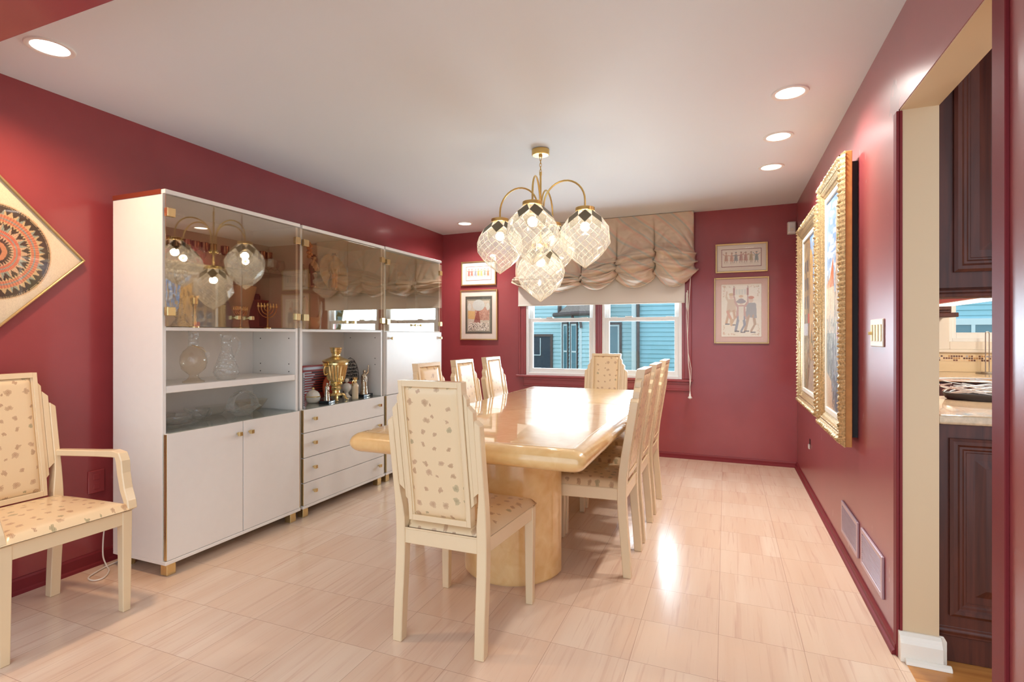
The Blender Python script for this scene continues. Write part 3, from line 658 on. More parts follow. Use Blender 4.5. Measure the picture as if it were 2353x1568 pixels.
def make_chair(label,arms=False):
    t=thing('dining_armchair' if arms else 'dining_chair',label,'armchair' if arms else 'chair')
    m=M['chairpaint']; kw=dict(world=False)
    for s in (-1,1):
        b=MB(); rows=[]
        for i in range(19):
            z=.885*i/18; w=.0215 if z<.5 else .0125; q=max(0,min(1,(z-.5)/.12)); w=.0205-.008*q; xc=s*(.2-w); hy=.0225-.004*abs(z-.42)
            hx=w; y=sc_(z); top=.02*(i==18)
            rows.append([(xc-hx*s,y-hy,z+top),(xc+hx*s,y-hy,z),(xc+hx*s,y+hy,z),(xc-hx*s,y+hy,z+top)])
        b.rows(rows,True,True,0,False); b.build('leg',m,t,.003,**kw)
    for s in (-1,1):
        b=MB(); b.rows([[(s*.214+a*w,.228+c*w,z) for a,c in ((-1,-1),(1,-1),(1,1),(-1,1))] for z,w in ((0,.0165),(.39,.0205),(.443,.0205))],True,True,0,False)
        b.build('leg',m,t,.003,**kw)
    # stepped back
    b=MB()
    for s in (-1,1):
        slat(b,s*.1745,s*.152,.625,.605,.935,.958,.0165); slat(b,s*.151,s*.1375,.575,.56,.983,1.002,.0145)
        slat(b,s*.1365,s*.120,.485,.485,1.047,1.047,.0215); slat(b,s*.121,s*.1135,.50,.50,1.03,1.03,.0165)
        slat(b,s*.177,s*.1735,.63,.63,.90,.905,.012); slat(b,s*.1525,s*.1505,.60,.60,.95,.95,.011)
    for za,zb,h in ((.485,.508,.0215),(1.024,1.047,.0215)):
        ya,yb=sc_(za),sc_(zb); b.add([(-.1198,ya-h,za),(.1198,ya-h,za),(.1198,ya+h,za),(-.1198,ya+h,za),(-.1198,yb-h,zb),(.1198,yb-h,zb),(.1198,yb+h,zb),(-.1198,yb+h,zb)],
          [(0,3,2,1),(4,5,6,7),(0,1,5,4),(1,2,6,5),(2,3,7,6),(3,0,4,7)])
    b.build('back_frame',m,t,.0025,**kw)
    b=MB()
    for sg in (-1,1):
        def f(u,v):
            x=-.116+.232*u; z=.506+.520*v; e=min(u,1-u)*.232; g=min(v,1-v)*.52; d=min(1,min(e,g)/.03); d=math.sqrt(max(0,1-(1-d)**2))
            return (x,sc_(z)+sg*(.008+.014*d),z)
        b.grid(f,16,36)
    b.build('back_panel',M['floral_back'],t,sharp=80,**kw)
    # seat frame and cushion
    b=MB(); za,zb=.385,.443
    def rail(p,q,n):
        d=Vector((q[0]-p[0],q[1]-p[1],0)).normalized(); k=Vector((-d.y,d.x,0))*n
        A=[Vector((*p,0)),Vector((*q,0)),Vector((*q,0))+k,Vector((*p,0))+k]
        b.add([(v.x,v.y,za) for v in A]+[(v.x,v.y,zb) for v in A],[(0,3,2,1),(4,5,6,7),(0,1,5,4),(1,2,6,5),(2,3,7,6),(3,0,4,7)])
        A=[v-k*.1 for v in A[:2]]+[v-k*.9 for v in A[2:]]
        b.add([(v.x,v.y,zb-.001) for v in A]+[(v.x,v.y,zb+.006) for v in A],[(0,3,2,1),(4,5,6,7),(0,1,5,4),(1,2,6,5),(2,3,7,6),(3,0,4,7)])
    rail((-.193,-.215),(-.23,.22),-.024); rail((.193,-.215),(.23,.22),.024); rail((-.205,.245),(.205,.245),-.024); rail((-.19,-.222),(.19,-.222),.024)
    b.build('seat_frame',m,t,.002,**kw)
    b=MB()
    def cush(u,v,top):
        yy=-.214+.472*v; hw=.198+(.236-.198)*v; x=(2*u-1)*hw
        if v<.04 and abs(2*u-1)>.80: yy=-.18
        e=min(min(u,1-u)*2*hw,min(v,1-v)*.47); d=min(1,e/.055); d=math.sqrt(max(0,1-(1-d)**2)); c=(1-(2*u-1)**2)*(1-(2*v-1)**2)
        return (x,yy,.449+(.030*d+.016*c if top else -.002))
    b.grid(lambda u,v:cush(u,v,True),24,24); b.grid(lambda u,v:cush(u,v,False),24,24)
    b.build('seat',M['floral_seat'],t,sharp=80,**kw)
    b=MB()
    for s in (-1,1): b.tube([(s*.214,.228,-.0),(s*.214,.228,.004)],.012,8); b.tube([(s*.18,-.232,0),(s*.18,-.232,.004)],.012,8)
    b.build('foot_pad',M['felt'],t,**kw)
    if arms:
        for s in (-1,1):
            b=MB(); pts=[(s*.198,sc_(.665)+.0,.668),(s*.215,-.12,.672),(s*.232,.02,.678),(s*.238,.13,.684),(s*.238,.165,.680),(s*.238,.178,.655),(s*.237,.186,.60),(s*.236,.205,.53),(s*.234,.232,.48),(s*.232,.242,.445)]
            wd=[.018,.019,.02,.021,.021,.021,.02,.02,.02,.02]; th=[.018,.018,.018,.02,.024,.026,.024,.022,.02,.02]
            rows=[]
            for i,p in enumerate(pts):
                a=Vector(pts[max(i-1,0)]); c=Vector(pts[min(i+1,len(pts)-1)]); d=(c-a); d.x=0; d.normalize(); nrm=Vector((0,-d.z,d.y)); P=Vector(p)
                if 3<i<6: nrm=Vector((0,.75,.66)) if i==4 else Vector((0,.98,.15))
                w=wd[i]; h=th[i]*.8
                rows.append([P+Vector((-w,0,0))-nrm*h,P+Vector((w,0,0))-nrm*h,P+Vector((w,0,0))+nrm*h,P+Vector((-w,0,0))+nrm*h])
            b.rows(rows,True,True,0,False); b.build('armrest',m,t,.004,**kw)
    return t
ch=make_chair('cream stepped-back dining chair at the head of the table, its back to the camera')
LBL=[('cream dining chair along the open side of the table, first from the near head chair',(-.69,2.878),PI/2),
 ('cream dining chair along the open side of the table, middle one of three',(-.69,3.372),PI/2),
 ('cream dining chair along the open side of the table, closest to the window',(-.69,3.90),PI/2),
 ('cream dining chair between table and white cabinets, mostly hidden by the near head chair',(-1.46,2.905),-PI/2),
 ('cream dining chair between table and white cabinets, middle one of three',(-1.46,3.39),-PI/2),
 ('cream dining chair between table and white cabinets, closest to the back wall',(-1.46,3.895),-PI/2),
 ('cream dining chair at the far head of the table, standing before the window',(-1.045,4.705),PI)]
for lb,(x,y),rz in LBL:
    c=copy_tree(ch); c.location=(x,y,0); c.rotation_euler=(0,0,rz); c['label']=lb; c['group']='dining chairs around the table'
ch.location=(-1.038,2.042,0); ch.rotation_euler=(0,0,math.radians(.5)); ch['group']='dining chairs around the table'
ac=make_chair('cream armchair with floral seat standing against the red wall beside the cabinet',True)
ac.location=(-2.70,1.325,0); ac.rotation_euler=(0,0,-PI/2)
# ------------------------------------------------------------------ chandelier
AX,AY=-1.117,3.272
cl=thing('chandelier','brass chandelier with five faceted glass lamps hanging over the table','chandelier',(AX,AY,zc(AX,AY)))
zc0=zc(AX,AY)
b=MB(); b.lathe([(.05,zc0),(.057,zc0-.003),(.057,zc0-.034),(.052,zc0-.038),(.012,zc0-.038),(.010,zc0-.052)],(AX,AY,0),28); b.build('canopy',M['satin_brass'],cl,sharp=30)
b=MB(); z=zc0-.048; k=0
while z>2.275:
    P=[]
    for i in range(12):
        a=2*PI*i/12; u=.0065*math.cos(a); w=.014*math.sin(a)
        P.append((AX+(u if k%2==0 else 0),AY+(0 if k%2==0 else u),z-.012+w))
    b.tube(P,.0019,6,closed=True); z-=.0205; k+=1
b.build('chain',M['satin_brass'],cl)
b=MB(); b.tube([(AX,AY,2.27),(AX,AY,1.80)],.0065,10); b.lathe([(.012,1.955),(.034,1.95),(.038,1.935),(.034,1.925),(.012,1.915)],(AX,AY,0),20); b.tube([(AX,AY,2.285),(AX,AY,2.262)],.009,10); b.build('stem',M['satin_brass'],cl)
RG=[(0,.058),(-.045,.108),(-.095,.145),(-.148,.158),(-.200,.156),(-.252,.124),(-.302,.072),(-.352,.0)]
NF=8
def shade_geo(c,rot):
    V=[]
    for i,(z,r) in enumerate(RG):
        o=.5*(i%2)
        V.append([Vector((c[0]+r*math.cos(2*PI*(k+o)/NF+rot),c[1]+r*math.sin(2*PI*(k+o)/NF+rot),c[2]+z)) for k in range(NF)])
    return V
LAMPS=[(.312,-9),(.312,-80),(.312,171),(.312,93)]
SP_=[]
for R,d in LAMPS: SP_.append((AX+R*math.cos(math.radians(d)),AY+R*math.sin(math.radians(d)),1.990,d))
SP_.append((AX,AY,1.790,20))
for i,(x,y,zcap,d) in enumerate(SP_):
    if i<4:
        dx,dy=math.cos(math.radians(d)),math.sin(math.radians(d)); b=MB(); P=[]
        r0,r1=.022,.312; rm=(r0+r1)/2; rad=(r1-r0)/2
        P.append((AX+dx*r0,AY+dy*r0,1.935)); P.append((AX+dx*r0,AY+dy*r0,2.0))
        for k in range(17):
            a=PI-PI*k/16; r=rm+rad*math.cos(a); P.append((AX+dx*r,AY+dy*r,2.058+.145*math.sin(a)))
        P.append((AX+dx*r1,AY+dy*r1,2.01)); b.tube(P,.0058,8); b.build('arm',M['satin_brass'],cl)
    b=MB(); b.lathe([(.010,.032),(.012,.026),(.056,.024),(.060,.021),(.060,.002),(.056,0),(.02,-.001)],(x,y,zcap),24); b.lathe([(.018,0),(.018,-.045),(.014,-.05)],(x,y,zcap),14); b.build('cap',M['satin_brass'],cl,sharp=30)
    V=shade_geo((x,y,zcap),math.radians(d+22.5)); b=MB(); ld=MB()
    n=len(RG)
    def quad(i,k):
        # diamond with top corner on ring i, sides on ring i+1, foot on ring i+2
        if i%2==0: return V[i][k],V[i+1][k],V[min(i+2,n-1)][k],V[i+1][(k-1)%NF]
        return V[i][k],V[i+1][(k+1)%NF],V[min(i+2,n-1)][k],V[i+1][k]
    for k in range(NF):
        b.add([V[0][k],V[0][(k+1)%NF],V[1][k]],[(0,1,2)],0)
        for i in range(n-2): b.add(list(quad(i,k)),[(0,1,2,3)],1 if (i==0) else 0)
        i=n-2; kk=(k+1)%NF
        tip=V[n-1][0]
        b.add([V[i][k],V[i][kk],tip],[(0,1,2)],0)
        E=[]
        for i in range(n-1):
            if i==n-2: E.append((V[i][k],tip)); continue
            if i%2==0: E+=[(V[i][k],V[i+1][k]),(V[i][k],V[i+1][(k-1)%NF])]
            else: E+=[(V[i][k],V[i+1][k]),(V[i][k],V[i+1][(k+1)%NF])]
        for i in (1,2,3,4):   # fine lines that quarter each diamond
            q=quad(i,k); E+=[((q[0]+q[1])/2,(q[2]+q[3])/2),((q[1]+q[2])/2,(q[3]+q[0])/2)]
        for p,q in E: ld.tube([p,q],.0012,4,caps=False)
    so=b.build('lamp_shade',[M['lampglass'],M['darkfacet']],cl,fixn=True)
    ld.build('leading',M['leading'],so)
    b=MB(); b.ball((x,y,zcap-.095),.031,n=14,m=10); bo=b.build('bulb',M['globe'],cl)
    b=MB(); b.ball((x,y,zcap-.095),.013,n=10,m=8); b.build('filament',M['bulb'],bo)
# ------------------------------------------------------------------ recessed lights
CANS=[(-2.63,1.34,'recessed ceiling light over the floral armchair'),(.300,2.986,'recessed ceiling light above the doorway side, first of a row of three'),(.300,3.618,'recessed ceiling light in the middle of the row of three'),
      (.306,4.252,'recessed ceiling light of the row of three closest to the back wall'),(-2.58,5.06,'recessed ceiling light above the plain end cabinet near the corner')]
for x,y,lb in CANS:
    z=zc(x,y); t=thing('recessed_light',lb,'ceiling light',(x,y,z),0,'recessed ceiling lights')
    b=MB(); b.lathe([(.066,-.001),(.066,-.004),(.074,-.007),(.084,-.006),(.086,-.001),(.086,.004)],(x,y,z),36); b.build('trim_ring',M['white_plastic'],t)
    b=MB(); b.lathe([(.0655,.0),(.060,-.0005),(.002,-.0015)],(x,y,z-.002),32,caps=False); b.build('lens',M['lens'],t)
# ------------------------------------------------------------------ pictures
class Art:
    def __init__(s,w,h,px,bg):
        s.w,s.h=w,h; s.nx=int(w/px)+1; s.ny=int(h/px)+1
        s.X,s.Y=np.meshgrid(np.linspace(0,w,s.nx),np.linspace(0,h,s.ny)); s.A=np.zeros((s.ny,s.nx,3)); s.A[:]=np.array(bg)/255.; s.r=np.random.RandomState(4)
    def put(s,mask,c,k=1.): s.A[mask]=s.A[mask]*(1-k)+np.array(c)/255.*k
    def ell(s,cx,cy,rx,ry,c,rot=0,k=1.):
        u=(s.X-cx)*math.cos(rot)+(s.Y-cy)*math.sin(rot); v=-(s.X-cx)*math.sin(rot)+(s.Y-cy)*math.cos(rot); s.put((u/rx)**2+(v/ry)**2<1,c,k)
    def rect(s,x0,x1,y0,y1,c,k=1.): s.put((s.X>=x0)&(s.X<=x1)&(s.Y>=y0)&(s.Y<=y1),c,k)
    def line(s,x0,y0,x1,y1,w,c,k=1.):
        dx,dy=x1-x0,y1-y0; l2=dx*dx+dy*dy+1e-12; t=np.clip(((s.X-x0)*dx+(s.Y-y0)*dy)/l2,0,1); s.put((s.X-x0-t*dx)**2+(s.Y-y0-t*dy)**2<(w/2)**2,c,k)
    def poly(s,P,c,k=1.):
        ins=np.zeros(s.X.shape,bool); n=len(P)
        for i in range(n):
            x0,y0=P[i]; x1,y1=P[(i+1)%n]
            if y0==y1: continue
            cr=((y0>s.Y)!=(y1>s.Y))&(s.X<(x1-x0)*(s.Y-y0)/(y1-y0)+x0); ins^=cr
        s.put(ins,c,k)
    def grain(s,a): s.A+= s.r.uniform(-a,a,s.A.shape[:2]+(1,))
    def build(s,name,fn,mat,parent):
        me=bpy.data.meshes.new(name); P=[fn(x,y) for x,y in zip(s.X.ravel(),s.Y.ravel())]
        off=parent.location; me.from_pydata([tuple(Vector(p)-off) for p in P],[],[(j*s.nx+i,j*s.nx+i+1,(j+1)*s.nx+i+1,(j+1)*s.nx+i) for j in range(s.ny-1) for i in range(s.nx-1)])
        A=np.clip(s.A,0,1); A=np.where(A<=.04045,A/12.92,((A+.055)/1.055)**2.4)
        at=me.attributes.new('ink','FLOAT_COLOR','POINT'); C4=np.ones((A.shape[0]*A.shape[1],4)); C4[:,:3]=A.reshape(-1,3); at.data.foreach_set('color',C4.ravel())
        me.materials.append(mat); o=bpy.data.objects.new(name,me); COL.objects.link(o); o.parent=parent; return o
def back_picture(label,x0,x1,z0,z1,fw,art,mw,mh,mat_col,inner=None,cat='picture'):
    """framed print on the back wall; art drawn in metres with origin at its lower left"""
    t=thing('framed_picture',label,cat,((x0+x1)/2,YB,(z0+z1)/2)); y=YB-.001
    b=MB()
    for (a,c,d,e) in ((x0,x0+fw,z0,z1),(x1-fw,x1,z0,z1),(x0+fw,x1-fw,z0,z0+fw),(x0+fw,x1-fw,z1-fw,z1)): b.box(a,c,y-.022,y,d,e)
    b.build('frame',M['thin_gold'],t,.0025)
    b=MB(); b.box(x0+fw,x1-fw,y-.010,y,z0+fw,z1-fw); b.build('mat_board',simple('mat_board',mat_col,.7),t)
    if inner:
        b=MB(); i=.004
        b.box(x0+mw-i,x1-mw+i,y-.0112,y-.0098,z0+mh-i,z1-mh+i); b.build('mat_line',simple('mat_bevel',inner,.6),t)
    art.build('print',lambda u,v:(x0+mw+u,y-.0118,z0+mh+v),M['art'],t)
    b=MB(); b.box(x0+fw,x1-fw,y-.0165,y-.015,z0+fw,z1-fw); b.build('glazing',M['picglass'],t)
    return t
def dancers(w,h,cols,skin=(196,150,120),hat=None,arm=True,seed=1):
    A=Art(w,h,.0024,(240,232,218)); r=random.Random(seed); n=len(cols)
    for i,c in enumerate(cols):
        cx=w*(.12+.76*i/(n-1))+r.uniform(-.004,.004); b0=h*.20+r.uniform(0,.006); hh=h*.60; wd=w*.052
        dk=tuple(int(v*.72) for v in c)
        for s in (-1,1):
            A.line(cx+s*wd*.35,b0+hh*.25,cx+s*wd*.6+r.uniform(-.006,.006),b0,.0045,dk)
            A.line(cx+s*wd*.5,b0+hh*.68,cx+s*wd*1.7,b0+hh*(.62+.35*r.random()),.006,c)
        A.poly([(cx-wd,b0+hh*.18),(cx+wd,b0+hh*.16),(cx+wd*.55,b0+hh*.8),(cx-wd*.55,b0+hh*.8)],c); A.ell(cx-wd*.3,b0+hh*.45,wd*.35,hh*.25,dk,0,.5)
        A.ell(cx,b0+hh*.9,w*.018,h*.07,skin); A.ell(cx,b0+hh*.99,w*.026,h*.028,hat or dk)
        A.line(cx-wd,b0-.008,cx+wd,b0-.009,.003,(170,160,140),.5)
    A.A=A.A*.62+np.array((240,232,218))/255.*.38; A.grain(.03); return A
w,h=.442-.130,.279-.126
back_picture('small framed print of a bright row of dancers hanging left of the window',-2.852,-2.410,1.793,2.072,.014,dancers(w,h,[(186,72,66),(206,80,60),(110,120,150),(214,150,50),(206,170,70),(120,130,110),(212,90,50)],seed=3),.065,.063,rgb(240,234,224),rgb(150,60,50))
back_picture('small framed print of a muted row of dancers hanging right of the window',-.090,.368,1.821,2.099,.014,dancers(.458-.116,.278-.116,[(196,140,116),(206,150,126),(120,130,140),(180,120,110),(186,128,116),(178,158,112),(120,146,150)],seed=8),.058,.058,rgb(236,226,212),rgb(128,52,52))
# plaza with arches
w,h=.470-.136,.577-.150
A=Art(w,h,.0027,(88,90,80)); A.rect(.018,w-.018,.018,h-.035,(150,148,128)); 
A.rect(.03,w-.03,.03,h-.05,(206,196,176)); A.rect(.03,w-.03,.0,.02,(96,92,84))
A.poly([(.03,h*.62),(.03,h*.40),(.12,h*.38),(.12,h*.60)],(214,178,120)); A.rect(.12,w-.03,.36*h,.70*h,(196,150,128)); 
for i in range(150):
    x=A.r.uniform(.12,w-.035); y=A.r.uniform(.34*h,.72*h); A.rect(x,x+A.r.uniform(.008,.02),y,y+.005,[(170,120,104),(214,180,156),(150,104,96)][i%3],.7)
A.poly([(.10,.28*h),(.15,.62*h),(.17,.62*h),(.19,.28*h)],(140,70,60),.7)
A.ell(w*.5,h*.76,w*.23,h*.15,(204,208,200)); A.ell(w*.15,h*.72,w*.07,h*.10,(208,208,196)); A.ell(w*.85,h*.72,w*.07,h*.10,(208,208,196))
for i in range(260):
    x=A.r.uniform(.035,w-.04); y=A.r.uniform(.035,.30*h)*1.0; A.ell(x,y,.004,.006,[(40,38,40),(232,226,214),(238,232,220),(206,190,170)][i%4])
A.grain(.05)
back_picture('framed print of arches over a crowded plaza hanging left of the window',-2.864,-2.393,1.166,1.743,.014,A,.068,.075,rgb(240,228,214),rgb(200,180,150))
# three dancers lifting a scroll
w,h=.481-.130,.632-.130
A=Art(w,h,.0027,(238,230,212))
for i in range(90):
    s=A.r.randint(0,4); e=A.r.uniform(.0,.11); q=A.r.uniform(.006,.02); c=[(206,160,128),(190,168,130),(214,180,140)][i%3]
    x=(.012+e if s%2==0 else w-.012-e); y=(h-.012-q if s<2 else .012+q*.8); 
    if i%2: x=(.012+q if s%2==0 else w-.012-q); y=(h-.012-e if s<2 else .012+e)
    A.ell(x,y,.006,.004,c,A.r.uniform(0,3),.8)
def man(cx,z0,coat,pants,hat,lean=0,arms=None,k=1.):
    A.poly([(cx-.045*k+lean,z0+.14*k),(cx+.045*k+lean,z0+.13*k),(cx+.032*k+lean,z0+.26*k),(cx-.032*k+lean,z0+.26*k)],coat)
    A.line(cx-.02*k+lean,z0+.15*k,cx-.045*k,z0+.03*k,.022*k,pants); A.line(cx+.02*k+lean,z0+.15*k,cx+.03*k,z0+.08*k,.022*k,pants); A.line(cx+.03*k,z0+.08*k,cx+.0*k,z0+.02*k,.016*k,pants)
    A.line(cx-.05*k,z0+.02*k,cx-.02*k,z0+.02*k,.012,(70,64,70)); A.line(cx,z0+.012,cx+.03*k,z0+.012,.012,(70,64,70))
    A.ell(cx+lean,z0+.285*k,.018*k,.024*k,(220,186,160)); A.ell(cx+lean,z0+.305*k,.024*k,.013*k,hat)
    for (ex,ey,hx,hy) in arms or []:
        A.line(cx+lean+(.03*k if ex>cx else -.03*k),z0+.245*k,ex,ey,.018*k,coat); A.line(ex,ey,hx,hy,.013*k,coat)
man(.09,.10,(206,180,150),(196,150,110),(196,160,110),.0,[(.045,.38,.05,.43),(.12,.28,.10,.26)])
man(.262,.03,(140,140,146),(176,140,110),(196,104,70),0,[(.30,.22,.29,.18),(.235,.23,.23,.2)],1.12)
man(.175,.03,(190,140,130),(120,124,144),(132,120,128),0,[(.125,.33,.115,.38),(.235,.33,.235,.38)],1.05)
A.rect(.155,.197,.16,.29,(226,216,200)); A.ell(.175,.335,.042,.018,(132,120,130)); A.ell(.175,.385,.02,.012,(214,170,120))
A.rect(.118,.225,.40,.455,(226,224,208)); 
for x in (.135,.16,.185,.21): A.rect(x-.006,x+.006,.402,.453,(206,206,196))
for x in (.112,.232): A.rect(x-.008,x+.008,.395,.465,(184,92,76)); A.line(x,.38,x,.485,.005,(120,80,70))
A.line(.055,.24,.085,.17,.022,(206,130,96)); A.ell(.09,.14,.014,.04,(206,164,116))
A.A=A.A*.66+np.array((238,230,212))/255.*.34; A.grain(.025)
back_picture('framed print of three men dancing with a scroll in a pink mat',-.102,.379,1.142,1.774,.012,A,.065,.065,rgb(222,190,178),rgb(206,170,152))
# diamond-hung paper-cut medallion on the cabinet wall
t=thing('framed_picture','square print of a dark round medallion hung as a diamond on the red wall','picture',(XL,1.355,1.606))
HD=.368; b=MB(); xf=XL+.001
def dia(u,v): # rotated square coordinates -> wall
    return (1.355+(u-v)/math.sqrt(2),1.606+(u+v)/math.sqrt(2))
S2=HD/math.sqrt(2); fw=.008
for a,c,d,e in ((-S2,-S2+fw,-S2,S2),(S2-fw,S2,-S2,S2),(-S2+fw,S2-fw,-S2,-S2+fw),(-S2+fw,S2-fw,S2-fw,S2)):
    P=[dia(a,d),dia(c,d),dia(c,e),dia(a,e)]; b.prism(P,lambda y,z,e_:(xf+(0 if e_==0 else .026),y,z))
b.build('frame',M['thin_gold'],t,.002)
A=Art(2*S2-.016,2*S2-.016,.0026,(236,216,184)); c0=S2-.008; X=A.X-c0; Y=A.Y-c0; R=np.hypot(X,Y); TH_=np.arctan2(Y,X)
A.put(R<.224,(214,178,136)); A.put(R<.218,(70,56,46)); A.put(R<.214,(196,170,130)); A.put(R<.2125,(74,60,50))
def ring(ra,rb,n,c1,c2,teeth,inner=False):
    tt=np.abs(((TH_*n/(2*PI))%1)-.5)*2
    if not inner: A.put((R>rb)&(R<rb+teeth*tt),c2)
    A.put((R>ra)&(R<rb),c1); A.put((R<=ra)&(R>ra-teeth*.45*np.abs(((TH_*n*1.5/(2*PI))%1)-.5)*2),c2)
    kk=(np.floor(TH_*n/(2*PI))%3); A.put((R>rb)&(R<rb+teeth*tt)&(kk==1),(150,158,142)); A.put((R>ra+(rb-ra)*.35)&(R<ra+(rb-ra)*.55),(150,150,140))
ring(.142,.174,44,(206,128,96),(206,176,130),.026); ring(.075,.102,24,(206,116,90),(206,170,136),.034)
A.put((R<.05),(206,140,100)); A.put(R<.03,(74,60,50)); A.put((np.abs(X-.03)<.04)&(Y>.10)&(Y<.14)&(np.sin(X*300)*np.sin(Y*260)>-.2),(212,140,96))
A.A*=1+.10*np.sin(TH_*90)[:,:,None]*((R>.075)&(R<.175))[:,:,None]
A.grain(.03)
A.build('print',lambda u,v:(xf+.010,*dia(u-c0,v-c0)),M['art'],t)
b=MB(); e=S2-.006; P=[dia(-e,-e),dia(e,-e),dia(e,e),dia(-e,e)]; b.prism(P,lambda y,z,e_:(xf+.015+(0 if e_==0 else .0015),y,z)); b.build('glazing',M['picglass'],t)
# two big gilded paintings on the doorway wall
def gilded(label,y0,y1,z0,z1,art,seed):
    t=thing('framed_painting',label,'painting',(XR,(y0+y1)/2,(z0+z1)/2))
    xb=XR-.030; W=.105
    b=MB(); b.box(xb,XR-.0005,y0+.035,y1-.035,z0+.045,z1-.045); b.build('backing',M['black'],t)
    b=MB()
    for a,c,d,e in ((y0,y0+.02,z0,z1),(y1-.02,y1,z0,z1),(y0+.02,y1-.02,z0,z0+.02),(y0+.02,y1-.02,z1-.02,z1)): b.box(xb-.030,xb,a,c,d,e)
    b.box(xb-.012,xb-.001,y0+.02,y1-.02,z0+.02,z1-.02); o=b.build('frame_side',M['goldwood'],t,.002); o['label']='plain brown-gold side of the frame'
    prof=[(0,.030),(.06,.042),(.14,.052),(.26,.056),(.38,.052),(.46,.044),(.52,.040),(.60,.042),(.66,.036),(.74,.030),(.80,.030),(.84,.024),(1,.020)]
    b=MB(); C=[(y0,z0),(y1,z0),(y1,z1),(y0,z1)]; I=[(y0+W,z0+W),(y1-W,z0+W),(y1-W,z1-W),(y0+W,z1-W)]
    def ph(t_):
        for i in range(len(prof)-1):
            if t_<=prof[i+1][0]: q=(t_-prof[i][0])/(prof[i+1][0]-prof[i][0]); return prof[i][1]+q*(prof[i+1][1]-prof[i][1])
        return prof[-1][1]
    for s in range(4):
        A0,A1=C[s],C[(s+1)%4]; B0,B1=I[s],I[(s+1)%4]; ln=math.hypot(A1[0]-A0[0],A1[1]-A0[1]); n=int(ln/.0075)
        def f(u,v):
            q=u
            y=(A0[0]+(A1[0]-A0[0])*q)*(1-v)+(B0[0]+(B1[0]-B0[0])*q)*v; z=(A0[1]+(A1[1]-A0[1])*q)*(1-v)+(B0[1]+(B1[1]-B0[1])*q)*v
            w=(y-y0) if s in (0,2) else (z-z0); lobe=abs(math.sin(w*PI/.026+v*3)); k=math.exp(-((v-.22)/.16)**2); k2=math.exp(-((v-.58)/.05)**2)
            hgt=ph(v)+.012*k*(lobe-.5)+.004*k*math.sin(w*PI/.009+v*9)+.004*k2*abs(math.sin(w*PI/.014))
            if v<.03:  # scalloped outer edge
                o_=.006*lobe; cy,cz=(y0+y1)/2,(z0+z1)/2
                y+=(o_*(1 if y>cy else -1) if s in (1,3) else 0); z+=(o_*(1 if z>cz else -1) if s in (0,2) else 0)
            return (xb-hgt,y,z)
        b.grid(f,n,20)
    b.build('frame',M['gold'],t,fixn=False,sharp=70)
    b=MB(); w2=.030; l0,l1,m0,m1=y0+W-.004,y1-W+.004,z0+W-.004,z1-W+.004
    for a,c,d,e in ((l0,l0+w2,m0,m1),(l1-w2,l1,m0,m1),(l0+w2,l1-w2,m0,m0+w2),(l0+w2,l1-w2,m1-w2,m1)): b.box(xb-.026,xb-.002,a,c,d,e)
    b.build('liner',M['liner'],t,.003)
    p0,p1,q0,q1=l0+w2-.002,l1-w2+.002,m0+w2-.002,m1-w2+.002
    A=Art(p1-p0,q1-q0,.005,(120,110,96)); art(A); A.grain(.06)
    A.build('canvas',lambda u,v:(xb-.018,p1-u,q0+v),M['oil'],t)
    return t
def strokes(A,n,x0,x1,y0,y1,cols,l=(.01,.04),w=.007,vert=True,k=.8):
    for i in range(n):
        x=A.r.uniform(x0,x1); y=A.r.uniform(y0,y1); ll=A.r.uniform(*l); c=cols[A.r.randint(len(cols))]
        A.line(x,y,x+(A.r.uniform(-.006,.006) if vert else ll),y+(ll if vert else A.r.uniform(-.006,.006)),w,c,k)
def street(A):
    w,h=A.w,A.h
    A.rect(0,w,.55*h,h,(126,160,200)); strokes(A,60,0,w*.8,.62*h,.98*h,[(226,230,232),(206,216,226),(150,178,208)],(.03,.10),.03,False,.7)
    A.poly([(w*.52,0),(w*.62,.93*h),(w*.82,h),(w,h),(w,0)],(196,168,140)); A.poly([(w*.68,.5*h),(w*.78,.96*h),(w,h),(w,.5*h)],(150,132,112))
    A.poly([(0,.50*h),(0,.60*h),(w*.22,.63*h),(w*.42,.72*h),(w*.5,.5*h)],(206,112,70)); A.rect(0,w*.5,.36*h,.58*h,(220,198,168))
    strokes(A,160,w*.0,w,.36*h,.62*h,[(206,186,156),(170,140,116),(226,206,180),(186,176,160)],(.02,.07),.010)
    for i in range(10): A.rect(w*.72+(i%2)*w*.14,w*.79+(i%2)*w*.14,(.42+.1*(i//2))*h,(.47+.1*(i//2))*h,(96,120,150))
    strokes(A,60,w*.66,w,.72*h,.86*h,[(110,140,70),(150,170,80),(70,100,56)],(.01,.03),.016)
    A.rect(0,w,.0,.36*h,(104,110,108)); A.poly([(w*.62,.34*h),(w,.30*h),(w,.44*h),(w*.74,.45*h)],(196,60,60))
    strokes(A,420,0,w,.08*h,.42*h,[(60,74,66),(120,136,120),(176,184,180),(84,96,110),(52,56,64),(206,206,196)],(.02,.08),.008)
    A.poly([(0,0),(0,.17*h),(w*.35,.13*h),(w*.6,0)],(206,176,146)); strokes(A,100,w*.3,w,0,.16*h,[(86,110,140),(150,170,190),(60,80,70),(40,50,56)],(.01,.05),.012)
